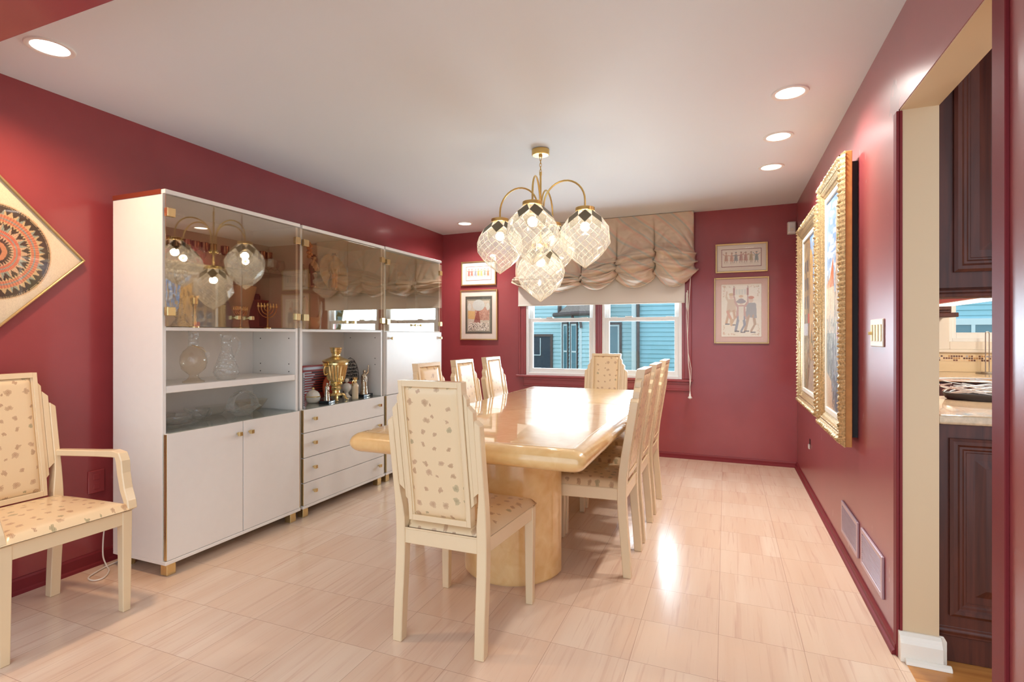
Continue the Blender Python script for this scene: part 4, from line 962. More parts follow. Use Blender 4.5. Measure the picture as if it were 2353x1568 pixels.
def alley(A):
    w,h=A.w,A.h
    A.rect(0,w,0,h,(150,118,84)); A.poly([(w*.45,h),(w,h),(w,.62*h),(w*.72,.60*h)],(120,160,210)); strokes(A,40,w*.6,w,.68*h,.98*h,[(216,224,230),(170,196,222)],(.02,.06),.02,False)
    A.poly([(0,.25*h),(0,h),(w*.42,.96*h),(w*.5,.25*h)],(134,112,88)); A.poly([(w*.42,.2*h),(w*.46,.93*h),(w*.66,.86*h),(w*.72,.2*h)],(206,164,104))
    strokes(A,260,0,w,.25*h,.9*h,[(110,86,62),(196,160,110),(90,76,64),(170,150,130),(216,186,136)],(.02,.09),.012)
    for i in range(8): A.rect(w*.08+(i%2)*w*.16,w*.18+(i%2)*w*.16,(.42+.12*(i//2))*h,(.50+.12*(i//2))*h,(74,74,84))
    A.rect(w*.02,w*.3,.36*h,.44*h,(186,190,206)); A.rect(w*.3,w*.42,.44*h,.50*h,(196,80,60))
    strokes(A,240,0,w,0,.34*h,[(66,92,60),(120,140,90),(50,56,52),(196,186,170),(96,84,70)],(.01,.05),.014); A.poly([(w*.3,0),(w*.5,.20*h),(w*.7,.20*h),(w*.95,0)],(206,190,166),.7)
gilded('large gilded painting of a sunlit street with a red awning, nearer the doorway',3.055,3.770,.665,2.135,street,1)
gilded('large gilded painting of a narrow alley, nearer the far corner',3.830,4.775,.69,2.062,alley,2)
# ------------------------------------------------------------------ small fittings
t=thing('motion_sensor','small white motion sensor high in the back corner','sensor',(.565,YB,2.21))
b=MB(); b.rows([[(.53,YB-.0,2.152),(.602,YB,2.152),(.602,YB,2.268),(.53,YB,2.268)],[(.532,YB-.04,2.155),(.600,YB-.04,2.155),(.600,YB-.036,2.266),(.532,YB-.036,2.266)],[(.54,YB-.055,2.165),(.592,YB-.055,2.165),(.592,YB-.048,2.255),(.54,YB-.048,2.255)]],True,True,0,False)
b.build('housing',M['white_plastic'],t,.004)
b=MB(); b.box(.552,.580,YB-.058,YB-.054,2.175,2.205); b.build('sensor_window',M['switchcream'],t)
def vent(label,y0,y1,z0,z1):
    t=thing('wall_vent',label,'vent',(XR,(y0+y1)/2,(z0+z1)/2)); x=XR-.0005
    b=MB()
    for a,c,d,e in ((y0,y0+.022,z0,z1),(y1-.022,y1,z0,z1),(y0+.022,y1-.022,z0,z0+.022),(y0+.022,y1-.022,z1-.022,z1)): b.box(x-.010,x,a,c,d,e)
    b.build('frame',M['vent'],t,.002)
    b=MB(); n=12
    for i in range(n):
        z=z0+.026+(z1-z0-.052)*(i+.5)/n; b.add([(x-.002,y0+.02,z+.0035),(x-.002,y1-.02,z+.0035),(x-.009,y1-.02,z-.002),(x-.009,y0+.02,z-.002)],[(0,1,2,3)]); b.box(x-.0095,x-.0085,y0+.02,y1-.02,z-.0045,z-.0015)
    b.build('louvre',M['vent'],t)
    b=MB(); b.box(x-.0018,x-.0002,y0+.02,y1-.02,z0+.02,z1-.02); b.build('duct_opening',M['bookdark'],t)
vent('mauve louvred wall vent low on the wall, farther from the doorway',3.054,3.445,.121,.297)
vent('mauve louvred wall vent low on the wall, closer to the doorway',2.609,2.983,.124,.300)
t=thing('light_switch','cream four-gang switch plate with brass toggles beside the doorway','switch',(XR,2.71,1.23))
b=MB(); b.box(XR-.007,XR,2.609,2.812,1.171,1.290); b.build('plate',M['switchcream'],t,.003)
for i in range(4):
    y=2.640+.047*i; b=MB(); b.box(XR-.0095,XR-.006,y-.012,y+.012,1.195,1.266); so=b.build('rocker',M['thin_gold'],t,.001)
    if i==3: b=MB(); b.box(XR-.022,XR-.008,y-.004,y+.004,1.222,1.236); b.build('toggle',M['brass'],so,.001)
t=thing('wall_jack','small white jack hanging below a hole in the red wall','wall jack',(XR,4.70,.37))
b=MB(); b.box(XR-.012,XR-.0005,4.675,4.715,.335,.372); b.build('plug',M['white_plastic'],t,.004)
b=MB(); b.box(XR-.003,XR-.0003,4.68,4.71,.372,.412); b.build('opening',M['black'],t)
t=thing('wall_outlet','red-painted outlet cover on the wall between armchair and cabinet','outlet',(XL,1.79,.45))
b=MB(); b.box(XL+.0005,XL+.008,1.745,1.825,.385,.505); b.build('cover',M['red'],t,.003)
for z in (.42,.47): 
    b=MB(); b.box(XL+.007,XL+.0095,1.77,1.80,z-.014,z+.014); b.build('socket',M['red'],t,.002)
t=thing('power_cord','white power cord looped on the floor behind the armchair','cord',(-3.0,1.77,0))
b=MB(); P=[(-3.06,1.90,.44),(-3.05,1.87,.32),(-3.035,1.80,.235),(-3.06,1.80,.17),(-3.05,1.79,.06),(-3.02,1.79,.008),(-2.95,1.76,.006),(-2.89,1.70,.006),(-2.90,1.66,.006),(-2.96,1.67,.006),(-3.0,1.74,.006),(-3.02,1.80,.006),(-3.03,1.90,.006)]
def smooth(P,n=6):
    Q=[]; V=[Vector(p) for p in P]
    for i in range(len(V)-1):
        p0,p1,p2,p3=V[max(i-1,0)],V[i],V[i+1],V[min(i+2,len(V)-1)]
        for k in range(n):
            s=k/n; Q.append(.5*((2*p1)+(-p0+p2)*s+(2*p0-5*p1+4*p2-p3)*s*s+(-p0+3*p1-3*p2+p3)*s**3))
    Q.append(V[-1]); return Q
b.tube(smooth(P),.0035,6); b.build('cable',M['cord'],t)
b=MB(); b.box(-3.0995,-3.045,1.885,1.92,.425,.46); b.build('plug',M['white_plastic'],t,.003)
# ------------------------------------------------------------------ things on the shelves
def lathe_thing(name,label,cat,x,y,z,prof,mat,n=20,group=None,sharp=50,part='body',extra=None):
    t=thing(name,label,cat,(x,y,z),0,group); b=MB(); b.lathe(prof,(x,y,z),n); o=b.build(part,mat,t,sharp=sharp); return t
ZN,ZL=.962,.7285
# crystal decanter with a hanging tag
x,y=-2.70,2.04; t=thing('decanter','tall amber-tinted glass decanter with a tag round its neck','decanter',(x,y,ZN))
b=MB(); b.lathe([(.052,.0),(.054,.006),(.035,.016),(.024,.030),(.022,.042),(.034,.052),(.058,.075),(.067,.11),(.064,.145),(.050,.172),(.030,.19),(.026,.20)],(x,y,ZN),28,caps=False); b.build('bowl',M['amber'],t)
b=MB(); b.lathe([(.026,.20),(.0235,.24),(.024,.275),(.033,.29),(.036,.300)],(x,y,ZN),24,caps=False); b.build('neck',M['crystal'],t)
b=MB(); b.tube([(x+.020,y-.024,ZN+.205),(x+.045,y+.01,ZN+.185),(x+.064,y+.025,ZN+.165),(x+.045,y+.02,ZN+.19),(x+.01,y-.02,ZN+.206)],.0012,5,closed=True); b.build('tag_chain',M['thin_gold'],t)
b=MB(); b.ball((x+.068,y+.03,ZN+.152),.006,.014,.016); b.build('tag',M['crystal'],t)
x,y=-2.70,2.245; t=thing('pitcher','cut crystal pitcher with a looped handle on the open shelf','pitcher',(x,y,ZN))
b=MB(); b.lathe([(.045,0),(.060,.022),(.070,.04),(.062,.075),(.045,.12),(.030,.165),(.024,.20),(.025,.235),(.030,.258)],(x,y,ZN),24,caps=False)
b.build('body',M['crystal'],t)
b=MB(); b.tube(smooth([(x,y-.026,ZN+.25),(x,y-.046,ZN+.262),(x,y-.05,ZN+.268)],4),.006,6); b.build('spout',M['crystal'],t)
b=MB(); b.tube(smooth([(x,y+.027,ZN+.225),(x+.005,y+.055,ZN+.245),(x+.005,y+.082,ZN+.225),(x+.005,y+.084,ZN+.185),(x,y+.06,ZN+.14),(x,y+.043,ZN+.125)],5),.007,8); b.build('handle',M['crystal'],t)
def dish(name,label,cat,x,y,z,prof,mat,sx=1,sy=1,n=28):
    t=thing(name,label,cat,(x,y,z)); b=MB(); b.lathe(prof,(x,y,z),n,caps=False,sx=sx,sy=sy); b.build('body',mat,t); return t
dish('glass_plate','wide flat crystal plate under a bowl on the cabinet counter','plate',-2.80,2.0,ZL,[(.03,.002),(.09,.003),(.115,.012),(.117,.016)],M['crystal'])
dish('glass_bowl','round cut crystal bowl stacked on a flat crystal plate','bowl',-2.80,2.0,ZL+.012,[(.03,.0),(.07,.004),(.086,.022),(.09,.040),(.084,.042)],M['crystal'])
dish('glass_dish','small flat glass dish behind the crystal bowl','dish',-2.93,2.03,ZL,[(.02,.002),(.05,.01),(.06,.05),(.058,.052)],M['clear'])
t=dish('gravy_boat','small glass sauce boat with a pointed lip','gravy boat',-2.84,2.18,ZL,[(.022,0),(.026,.005),(.042,.03),(.05,.06),(.052,.066)],M['crystal'],1,1.15)
b=MB(); b.tube(smooth([(-2.84,2.128,ZL+.05),(-2.84,2.10,ZL+.068),(-2.84,2.086,ZL+.076)],3),[.012,.012,.011,.010,.008,.006,.004],6); b.build('lip',M['crystal'],t)
b=MB(); b.tube(smooth([(-2.84,2.24,ZL+.055),(-2.84,2.262,ZL+.05),(-2.84,2.255,ZL+.02),(-2.84,2.225,ZL+.012)],4),.004,6); b.build('handle',M['crystal'],t)
x,y=-2.73,2.385; t=thing('glass_basket','cut crystal basket with a wide arched handle','basket',(x,y,ZL))
b=MB()
def bas(u,v):
    a=2*PI*u; r=.045+.075*v; flare=abs(math.cos(a)); h=.004+.062*v-.022*v*v*(flare**2)
    return (x+r*.62*math.sin(a),y+r*math.cos(a)*1.02,ZL+h+.012*v*math.sin(a)**2)
b.grid(bas,40,8); b.lathe([(.045,.0),(.05,.006)],(x,y,ZL),24,sx=.62); b.build('body',M['crystal'],t)
b=MB(); rows=[]
for i in range(25):
    a=PI*i/24; yy=y+.085*math.cos(a)*(1-.0*i); zz=ZL+.050+.095*math.sin(a)**.8; w=.030-.012*math.sin(a); n_=Vector((0,math.cos(a),math.sin(a)))
    P=Vector((x,yy,zz)); rows.append([P+Vector((-w,0,0)),P+Vector((w,0,0)),P+Vector((w,0,0))+n_*.010,P+Vector((-w,0,0))+n_*.010])
b.rows(rows,True,True,0,True); b.build('handle',M['crystal'],t)
t=dish('glass_bowl','leaf-shaped amber glass bowl behind the crystal basket','bowl',-2.85,2.555,ZL,[(.03,0),(.045,.006),(.075,.035),(.098,.070),(.1,.074)],M['amber'],.75,1.15)
t=dish('glass_bowl','shallow clear glass bowl between sauce boat and crystal basket','bowl',-2.92,2.33,ZL,[(.02,0),(.04,.005),(.06,.03),(.07,.06)],M['clear'],.8,1.5)
# samovar
x,y=-2.735,3.225; t=thing('samovar','polished brass samovar with fluted body on the open shelf','samovar',(x,y,ZL))
b=MB()
for k in range(4):
    a=PI/4+k*PI/2; c,s_=math.cos(a),math.sin(a); b.tube(smooth([(x+.03*c,y+.03*s_,ZL+.045),(x+.055*c,y+.055*s_,ZL+.042),(x+.068*c,y+.068*s_,ZL+.018),(x+.08*c,y+.08*s_,ZL+.004)],4),[.010]*9+[.009]*3+[.007],8); b.ball((x+.08*c,y+.08*s_,ZL+.007),.011,.011,.007)
b.build('foot',M['goldmetal'],t)
b=MB(); b.lathe([(.046,.036),(.05,.042),(.046,.05),(.032,.06),(.03,.075),(.04,.085),(.043,.095),(.036,.105),(.04,.115),(.05,.122),(.052,.13),(.046,.137)],(x,y,ZL),28); b.build('pedestal',M['goldmetal'],t)
b=MB(); rows=[]
for i,(r,z) in enumerate(((.046,.136),(.056,.145),(.062,.165),(.072,.21),(.081,.255),(.084,.268))):
    k=.0035 if 1<i<5 else 0
    rows.append([(x+(r+k*math.cos(20*2*PI*j/160))*math.cos(2*PI*j/160),y+(r+k*math.cos(20*2*PI*j/160))*math.sin(2*PI*j/160),ZL+z) for j in range(160)])
b.rows(rows,True,True); b.build('urn',M['goldmetal'],t)
b=MB(); b.lathe([(.084,.268),(.092,.272),(.092,.285),(.097,.29),(.103,.297),(.098,.305),(.07,.316),(.045,.326),(.036,.333)],(x,y,ZL),32); b.build('lid',M['goldmetal'],t)
b=MB(); b.lathe([(.036,.33),(.032,.338),(.031,.352),(.038,.362),(.042,.375),(.042,.388),(.048,.396),(.049,.399),(.04,.397)],(x,y,ZL),28); b.build('crown',M['goldmetal'],t)
for s_ in (-1,1):
    b=MB(); b.tube(smooth([(x-.01,y+s_*.085,ZL+.262),(x-.01,y+s_*.112,ZL+.258),(x-.01,y+s_*.118,ZL+.225),(x-.01,y+s_*.108,ZL+.20),(x-.01,y+s_*.082,ZL+.205)],4),.006,8); b.tube([(x-.01,y+s_*.100,ZL+.276),(x-.01,y+s_*.122,ZL+.276)],.010,8); b.build('handle',M['goldmetal'],t)
b=MB(); b.tube([(x+.05,y-.02,ZL+.16),(x+.095,y-.035,ZL+.152)],.008,8); b.tube([(x+.085,y-.032,ZL+.15),(x+.085,y-.032,ZL+.185)],.004,6); b.tube([(x+.085,y-.045,ZL+.186),(x+.085,y-.019,ZL+.186)],.004,6); b.build('tap',M['goldmetal'],t)
# figures
def figure(b,x,y,z,h,face=0,arms=(),wide=1.,robe=False):
    """little standing figure as one skinned mesh; face = yaw"""
    c,s_=math.cos(face),math.sin(face)
    def W(a,bq,cq): return (x+(a*c-bq*s_)*h,y+(a*s_+bq*c)*h,z+cq*h)
    if robe: b.tube([W(0,0,0),W(0,0,.1),W(.0,0,.3),W(0,0,.5),W(0,0,.66),W(0,0,.76),W(0,0,.80)],[.16*h*wide,.15*h,.125*h,.115*h,.125*h,.09*h,.045*h],14)
    else:
        for q in (-1,1): b.tube([W(.0,q*.055,.03),W(0,q*.06,.2),W(0,q*.055,.45)],[.04*h,.05*h,.065*h],8); b.tube([W(-.02,q*.055,.02),W(.10,q*.07,.015)],[.03*h,.026*h],8)
        b.tube([W(0,0,.42),W(0,0,.55),W(0,0,.68),W(0,0,.76),W(0,0,.80)],[.09*h,.10*h*wide,.115*h,.085*h,.04*h],12)
    b.tube([W(0,0,.78),W(.01,0,.83)],.035*h,8); b.ball(W(.015,0,.885),.062*h,.055*h,.075*h,10,8); b.ball(W(.075,0,.88),.016*h,.014*h,.016*h,6,5)
    for q,P in arms: b.tube([W(0,q*.10,.74)]+[W(*p) for p in P],[.045*h,.038*h,.03*h][:len(P)+1],8); b.ball(W(*P[-1]),.032*h,n=8,m=6)
    return W
def statue(label,x,y,z,h,arms,mat,base=True,face=.6,robe=True,cat='figurine',bs=(.05,.04),tab=False):
    t=thing('figurine',label,cat,(x,y,z)); z2=z
    if base:
        b=MB(); c,s_=math.cos(face),math.sin(face); P=[(bs[0]*a,bs[1]*q) for a,q in ((-1,-1),(1,-1),(1,1),(-1,1))]
        b.prism(P,lambda u,v,e:(x+v*c-u*s_,y+v*s_+u*c,z+(0 if e==0 else .018))); b.build('plinth',M['blackbase'],t,.002)
        P=[(.35*bs[0]*a,q) for a,q in ((-1,bs[1]),(1,bs[1]),(1,bs[1]+.0012),(-1,bs[1]+.0012))]
        b=MB(); b.prism(P,lambda u,v,e:(x+v*c-u*s_,y+v*s_+u*c,z+(.005 if e==0 else .013))); b.build('plate',M['silver'],t); z2=z+.018
    b=MB(); W=figure(b,x,y,z2,h,face,arms,1.,robe)
    b.build('body',mat,t,sharp=60)
    if tab:
        b=MB(); 
        for q in (0,1):
            P=[(-.075+.08*q,.0),(-.0+.08*q,.0),(-.0+.08*q,.20),(-.018+.08*q,.235),(-.056+.08*q,.235),(-.075+.08*q,.20)]
            b.prism(P,lambda u,v,e:W(.15+(0 if e==0 else .03),u-.12,.48+v))
        b.build('tablets',M['silver'],t,.001)
    return t
statue('small silver figurine with a raised arm on a black plinth beside the samovar',-2.69,3.075,ZL,.135,[(1,[(.05,.2,.78),(.06,.2,1.0)]),(-1,[(.1,-.12,.62),(.14,-.05,.55)])],M['silver'],face=.2,bs=(.045,.04))
statue('tall silver robed figurine holding two tablets on a black plinth',-2.715,3.535,ZL,.205,[(1,[(.05,.2,.85),(.04,.24,1.1)]),(-1,[(.1,-.16,.6),(.17,-.1,.55)])],M['silver'],face=.1,bs=(.068,.04),tab=True)
t=lathe_thing('sugar_bowl','white lidded porcelain bowl with gold bands and knob','bowl',-2.79,3.045,ZL,[(.03,0),(.042,.006),(.05,.03),(.052,.045),(.047,.05)],M['porcelain'],24)
b=MB(); b.lathe([(.049,.05),(.045,.066),(.032,.082),(.012,.092),(.006,.095)],(-2.79,3.045,ZL),24); o=b.build('lid',M['porcelain'],t)
b=MB(); b.ball((-2.79,3.045,ZL+.103),.010); b.build('knob',M['goldmetal'],o)
b=MB(); b.lathe([(.0525,.043),(.0532,.046),(.05,.050)],(-2.79,3.045,ZL),24,caps=False); b.build('gold_band',M['goldmetal'],t)
# red slatted print standing against the side, thin spine beside it
t=thing('red_panel','red print with dark and silver bars leaning behind the samovar','print',(-2.95,3.25,ZL))
b=MB(); x0=-2.955; b.prism([(3.10,0),(3.40,0),(3.40,.24),(3.38,.262),(3.10,.262)],lambda u,v,e:(x0+(0 if e==0 else .012)-.0*v,u,ZL+v)); b.build('panel',M['bookred'],t,.002)
b=MB(); c=MB()
for i in range(9):
    z=ZL+.05+.019*i; k=.02*math.sin(i*2.1); b.box(x0+.012,x0+.0135,3.22+k,3.39,z,z+.009); c.box(x0+.012,x0+.0133,3.105,3.21+k,z+.002,z+.010)
b.build('dark_bars',M['bookdark'],t); c.build('silver_bars',M['booksilver'],t)
b=MB(); b.box(x0+.012,x0+.0136,3.105,3.385,ZL+.228,ZL+.248); b.build('title_band',M['booksilver'],t)
t=thing('orange_plaque','orange-red oval plaque standing behind the samovar','plaque',(-2.91,3.34,ZL))
b=MB(); P=[(3.335+.062*math.cos(2*PI*k/28),.085+.085*math.sin(2*PI*k/28)) for k in range(28)]; b.prism(P,lambda u,v,e:(-2.91+(0 if e==0 else .012),u,ZL+v),0,True); b.build('disc',M['orange'],t,.002)
b=MB(); P=[(3.335+.035*math.cos(2*PI*k/24),.06+.04*math.sin(2*PI*k/24)) for k in range(24)]; b.prism(P,lambda u,v,e:(-2.899+(0 if e==0 else .003),u,ZL+v)); b.build('boss',M['bookred'],t)
t=thing('book','thin printed booklet standing upright against the niche side','book',(-2.78,2.796,ZL))
b=MB(); b.box(-2.92,-2.640,2.790,2.802,ZL,ZL+.235); b.build('cover',M['booksilver'],t,.001)
b=MB(); 
for i in range(16): b.box(-2.6402,-2.6390,2.7925,2.7995,ZL+.015+.012*i,ZL+.023+.012*i)
b.build('spine_print',M['bookdark'],t)
x,y=-2.665,3.36
t=lathe_thing('figurine','beige cylindrical figurine with a gold crowned top','figurine',x,y,ZL,[(.024,0),(.025,.004),(.0245,.085),(.026,.09),(.027,.105),(.018,.118),(.012,.124)],M['ceramic'],20)
b=MB(); b.lathe([(.012,.122),(.014,.13),(.012,.145),(.017,.15),(.019,.165),(.006,.16)],(x,y,ZL),16); b.tube(smooth([(x,y-.024,ZL+.10),(x,y-.034,ZL+.125),(x,y-.022,ZL+.145)],4),.004,6); b.build('crown',M['goldmetal'],t)
x,y=-2.80,3.425
t=lathe_thing('egg_cup','white porcelain egg-shaped figure on a stem with a small head','figurine',x,y,ZL,[(.036,0),(.036,.004),(.018,.02),(.014,.035),(.028,.05),(.038,.068),(.036,.09),(.026,.105),(.014,.112)],M['porcelain'],20)
b=MB(); b.ball((x,y,ZL+.132),.018,n=10); b.ball((x+.004,y-.015,ZL+.136),.009); b.ball((x+.004,y+.015,ZL+.136),.009); b.build('head',M['porcelain'],t)
# pierced metal plaque of stacked word-like shapes
t=thing('metal_sculpture','black pierced metal dome of word-like shapes and roofs at the back of the niche','sculpture',(-2.843,3.515,ZL))
b=MB(); b.box(-2.865,-2.815,3.42,3.61,ZL,ZL+.010); b.tube([(-2.838,3.43,ZL),(-2.838,3.43,ZL+.12)],.004,6); b.tube([(-2.838,3.60,ZL),(-2.838,3.60,ZL+.10)],.004,6)
rr=random.Random(5)
for r_ in range(6):
    z=ZL+.125+r_*.028; hw=.105*math.sqrt(max(.06,1-(r_/6.3)**2)); yy=3.515-hw; b.box(-2.841,-2.835,3.515-hw,3.515+hw,z-.002,z+.0015)
    while yy<3.515+hw-.012:
        w_=rr.uniform(.007,.016); k=rr.randint(0,2)
        b.tube([(-2.838,yy+w_*q/4,z+.010+rr.uniform(-.009,.011)) for q in range(5)],.0024,5); b.tube([(-2.838,yy,z),(-2.838,yy+w_*.3,z+rr.uniform(.012,.024))],.0022,5)
        yy+=w_+.004
b.tube([(-2.838,3.515+.110*math.cos(a*PI/20),ZL+.12+.185*math.sin(a*PI/20)) for a in range(21)],.0022,5)
b.build('dome',M['blackbase'],t)
b=MB()
for q in range(3): b.box(-2.845,-2.828,3.44+.045*q,3.475+.045*q,ZL+.055+.01*(q%2),ZL+.095); 
b.build('houses',M['porcelain'],t); b=MB()
for q in range(3): b.prism([(3.436+.045*q,0),(3.479+.045*q,0),(3.468+.045*q,.02),(3.447+.045*q,.02)],lambda u,v,e:(-2.847+(0 if e==0 else .02),u,ZL+.095+v))
b.build('red_roofs',M['bookred'],t)
# upper shelves, first unit
def goblet(x,y,z,label):
    t=thing('goblet',label,'goblet',(x,y,z),0,'smoky metal goblets')
    b=MB(); b.lathe([(.026,0),(.026,.003),(.006,.008),(.0045,.05),(.0045,.095),(.012,.102)],(x,y,z),14); b.build('stem',M['clear'],t)
    b=MB(); b.lathe([(.010,.10),(.021,.106),(.0235,.115),(.0235,.155),(.0225,.155),(.022,.112)],(x,y,z),18,caps=False); b.build('cup',M['purplecup'],t)
    return t
ORD=['first','second','third','fourth','fifth','sixth','seventh','eighth','ninth','tenth','eleventh','twelfth','thirteenth']
gy=[1.99,2.05,2.11,2.165,2.22,2.275,2.36,2.595,2.648]
for i,y in enumerate(gy): goblet(-2.85 if i<7 else -2.80,y,ZS1,ORD[i]+' smoky metal goblet from the open end of the cabinet top shelf')
sy=[2.03,2.095,2.20,2.30,2.385,2.455,2.57,2.62,2.672]
for i,y in enumerate(sy):
    x=-2.72; z=ZS1; t=thing('wine_glass',ORD[i]+' short clear wine glass from the open end, in front of the goblets','glass',(x,y,z),0,'short clear wine glasses')
    b=MB(); b.lathe([(.022,0),(.022,.002),(.004,.006),(.004,.026),(.018,.034),(.028,.05),(.029,.062),(.021,.098),(.0205,.098)],(x,y,z),16,caps=False); b.build('bowl',M['crystal'],t)
def candlestick(x,y,h,label):
    z=1.262; t=thing('candlestick',label,'candlestick',(x,y,z),0,'cut crystal candlesticks')
    k=h/.32; b=MB(); b.lathe([(.045,0),(.047,.012*k),(.034,.035*k),(.022,.05*k),(.034,.065*k),(.022,.08*k),(.014,.10*k),(.022,.12*k),(.014,.14*k),(.026,.175*k),(.014,.20*k),(.012,.23*k),(.02,.245*k),(.03,.27*k),(.034,.32*k),(.03,.32*k)],(x,y,z),18,caps=False); b.build('stem',M['heavycrystal'],t)
candlestick(-2.74,1.995,.315,'tall cut crystal candlestick close to the smoked glass door'); candlestick(-2.90,1.945,.30,'cut crystal candlestick farther back beside the cabinet end')
x,y,z=-2.70,2.045,1.262; t=thing('candle_holder','slender gold candle holder with a castle-shaped top','candlestick',(x,y,z))
b=MB(); b.lathe([(.026,0),(.026,.008),(.010,.014),(.008,.05),(.011,.06),(.008,.07),(.008,.11),(.014,.12),(.019,.13)],(x,y,z),14); b.build('stem',M['goldmetal'],t)
b=MB(); b.lathe([(.016,.128),(.020,.13),(.020,.165),(.014,.165)],(x,y,z),10)
for k in range(5): b.box(x-.004+.018*math.cos(k*1.2566),x+.004+.018*math.cos(k*1.2566),y-.004+.018*math.sin(k*1.2566),y+.004+.018*math.sin(k*1.2566),z+.164,z+.175)
b.build('tower',M['goldmetal'],t)
lathe_thing('vase','big beige ceramic vase standing at the back behind the smoked doors','vase',-2.88,2.50,1.262,[(.05,0),(.052,.006),(.045,.05),(.055,.12),(.078,.20),(.095,.27),(.09,.275)],M['ceramic'],28)
def menorah(x,y,z,h,w,label,n=3):
    t=thing('menorah',label,'menorah',(x,y,z)); b=MB(); b.lathe([(.3*w,0),(.3*w,.006),(.1*w,.014),(.05*w,.03)],(x,y,z),16); b.build('base',M['goldmetal'],t)
    b=MB(); b.tube([(x,y,z+.01),(x,y,z+h*.86)],.004,8)
    for k in range(1,n+1):
        r=w*k/n; b.tube([(x,y+r*math.cos(a*PI/14),z+h*.80-r*.85*math.sin(a*PI/14)) for a in range(15)],.003,6)
    b.build('branches',M['goldmetal'],t)
    b=MB()
    for k in range(-n,n+1): b.lathe([(.003,0),(.008,.004),(.008,.016),(.006,.016)],(x,y+w*k/n,z+h*.80+(h*.06 if k==0 else 0)),10); b.tube([(x,y+w*k/n,z+h*.82),(x,y+w*k/n,z+h*.98)],.0045,6)
    b.build('cups',M['goldmetal'],t)
menorah(-2.70,2.545,1.262,.165,.072,'gold seven-branched candelabrum behind the smoked glass doors',3)
menorah(-2.79,2.42,1.262,.14,.05,'smaller ornate gold candelabrum beside the beige vase',4)
t=thing('wooden_box','red-brown upright wooden box with a small dark pot on its lid','box',(-2.91,2.66,1.262))
b=MB(); b.box(-2.97,-2.86,2.615,2.70,1.262,1.45); b.build('body',M['redwood'],t,.003)
b=MB(); b.box(-2.975,-2.855,2.61,2.705,1.44,1.455); b.build('lid',M['redwood'],t,.002)
b=MB(); b.box(-2.861,-2.858,2.625,2.69,1.28,1.43); b.build('door_panel',M['blackbase'],t)
lathe_thing('small_pot','small dark pot standing on the red-brown wooden box','pot',-2.91,2.655,1.455,[(.016,0),(.02,.01),(.02,.03),(.014,.036),(.016,.042)],M['blackbase'],14)
# upper shelves, second unit
def clown(label,x,y,z,h,face,balloons):
    t=thing('figurine',label,'figurine',(x,y,z)); b=MB(); b.lathe([(.04,0),(.04,.006),(.036,.008)],(x,y,z),20); b.build('plinth',M['ceramic'],t)
    z2=z+.008; b=MB()
    arms=[(1,[(.03,.17,.6),(.08,.12,.48)]),(-1,[(.03,-.17,.6),(.06,-.14,.45)])] if not balloons else [(1,[(.05,.15,.58),(.12,.05,.52)]),(-1,[(.05,-.16,.66),(.08,-.14,.80)])]
    W=figure(b,x,y,z2,h,face,arms,1.05); b.build('body',M['clownpale'],t,sharp=60)
    b=MB()
    for q in (-1,1): b.tube([W(0,q*.058,.06),W(0,q*.062,.25),W(0,q*.05,.47)],[.052*h,.062*h,.075*h],10)
    b.build('trousers',M['clownbrown'] if balloons else M['peach'],t)
    b=MB(); b.tube([W(-.02,0,.44),W(-.03,0,.56),W(-.025,0,.68),W(-.01,0,.765)],[.12*h,.125*h,.125*h,.08*h],12); b.build('coat',M['clowngreen'] if balloons else M['clownpale'],t)
    b=MB(); b.tube([W(.0,0,.935),W(-.0,0,.945)],[.085*h,.085*h],12); b.tube([W(0,0,.94),W(0,0,1.0)],[.055*h,.05*h],12); b.build('hat',M['clownbrown'],t)
    if balloons:
        b=MB(); rr=random.Random(2); R0=.042*h*1.05
        for (a,c) in ((-.22,.92),(-.12,.99),(-.24,1.04),(-.13,1.11),(-.23,1.17),(-.12,1.24),(-.2,1.30)): b.ball(W(-.02,a,c),R0*1.35,n=12,m=9)
        b.build('balloons',M['peach'],t)
        b=MB(); b.tube([W(.08,-.14,.80),W(-.0,-.18,.92)],.002,5); b.build('strings',M['clownbrown'],t)
    else:
        b=MB(); b.tube([W(.02,-.25,.02),W(.04,-.24,.2),W(.05,-.20,.40)],[.02*h,.055*h,.012*h],8); b.tube([W(.05,-.2,.40),W(.05,-.2,.46),W(.05,-.26,.48),W(.05,-.29,.44)],.008*h,6); b.build('umbrella',M['clownbrown'],t)
    return t
clown('porcelain clown figurine in a green coat carrying peach balloons',-2.72,2.975,ZS2,.235,.15,True)
clown('porcelain clown figurine in peach trousers leaning on a folded umbrella',-2.72,3.185,ZS2,.275,.1,False)
def standing_plate(label,x,y,z,r,mat):
    t=thing('plate',label,'plate',(x,y,z)); b=MB(); tl=math.radians(12); rows=[]
    for rr_,d in ((.01,0),(r*.55,.0),(r*.7,.008),(r*.97,.016),(r,.018),(r*.98,.022),(r*.7,.014),(r*.5,.006),(.01,.006)):
        rows.append([(x+d*math.cos(tl)-(r+rr_*math.sin(a))*math.sin(tl)+.0,y+rr_*math.cos(a),z+.002+(r+rr_*math.sin(a))*math.cos(tl)) for a in [2*PI*k/40 for k in range(40)]])
    b.rows(rows,True,True); b.build('dish',mat,t); return t
standing_plate('big round beige plate standing on edge behind the clown figurines',-2.90,3.42,ZS2,.165,M['ceramic'])
lathe_thing('vase','cut crystal vase beside the clown with balloons','vase',-2.75,2.865,ZS2,[(.025,0),(.04,.01),(.05,.07),(.045,.12),(.03,.15),(.035,.16)],M['crystal'],20)
x,y,z=-2.72,2.955,1.262; t=thing('swan_bowl','glossy beige ceramic bowl shaped like a long-necked swan','bowl',(x,y,z))
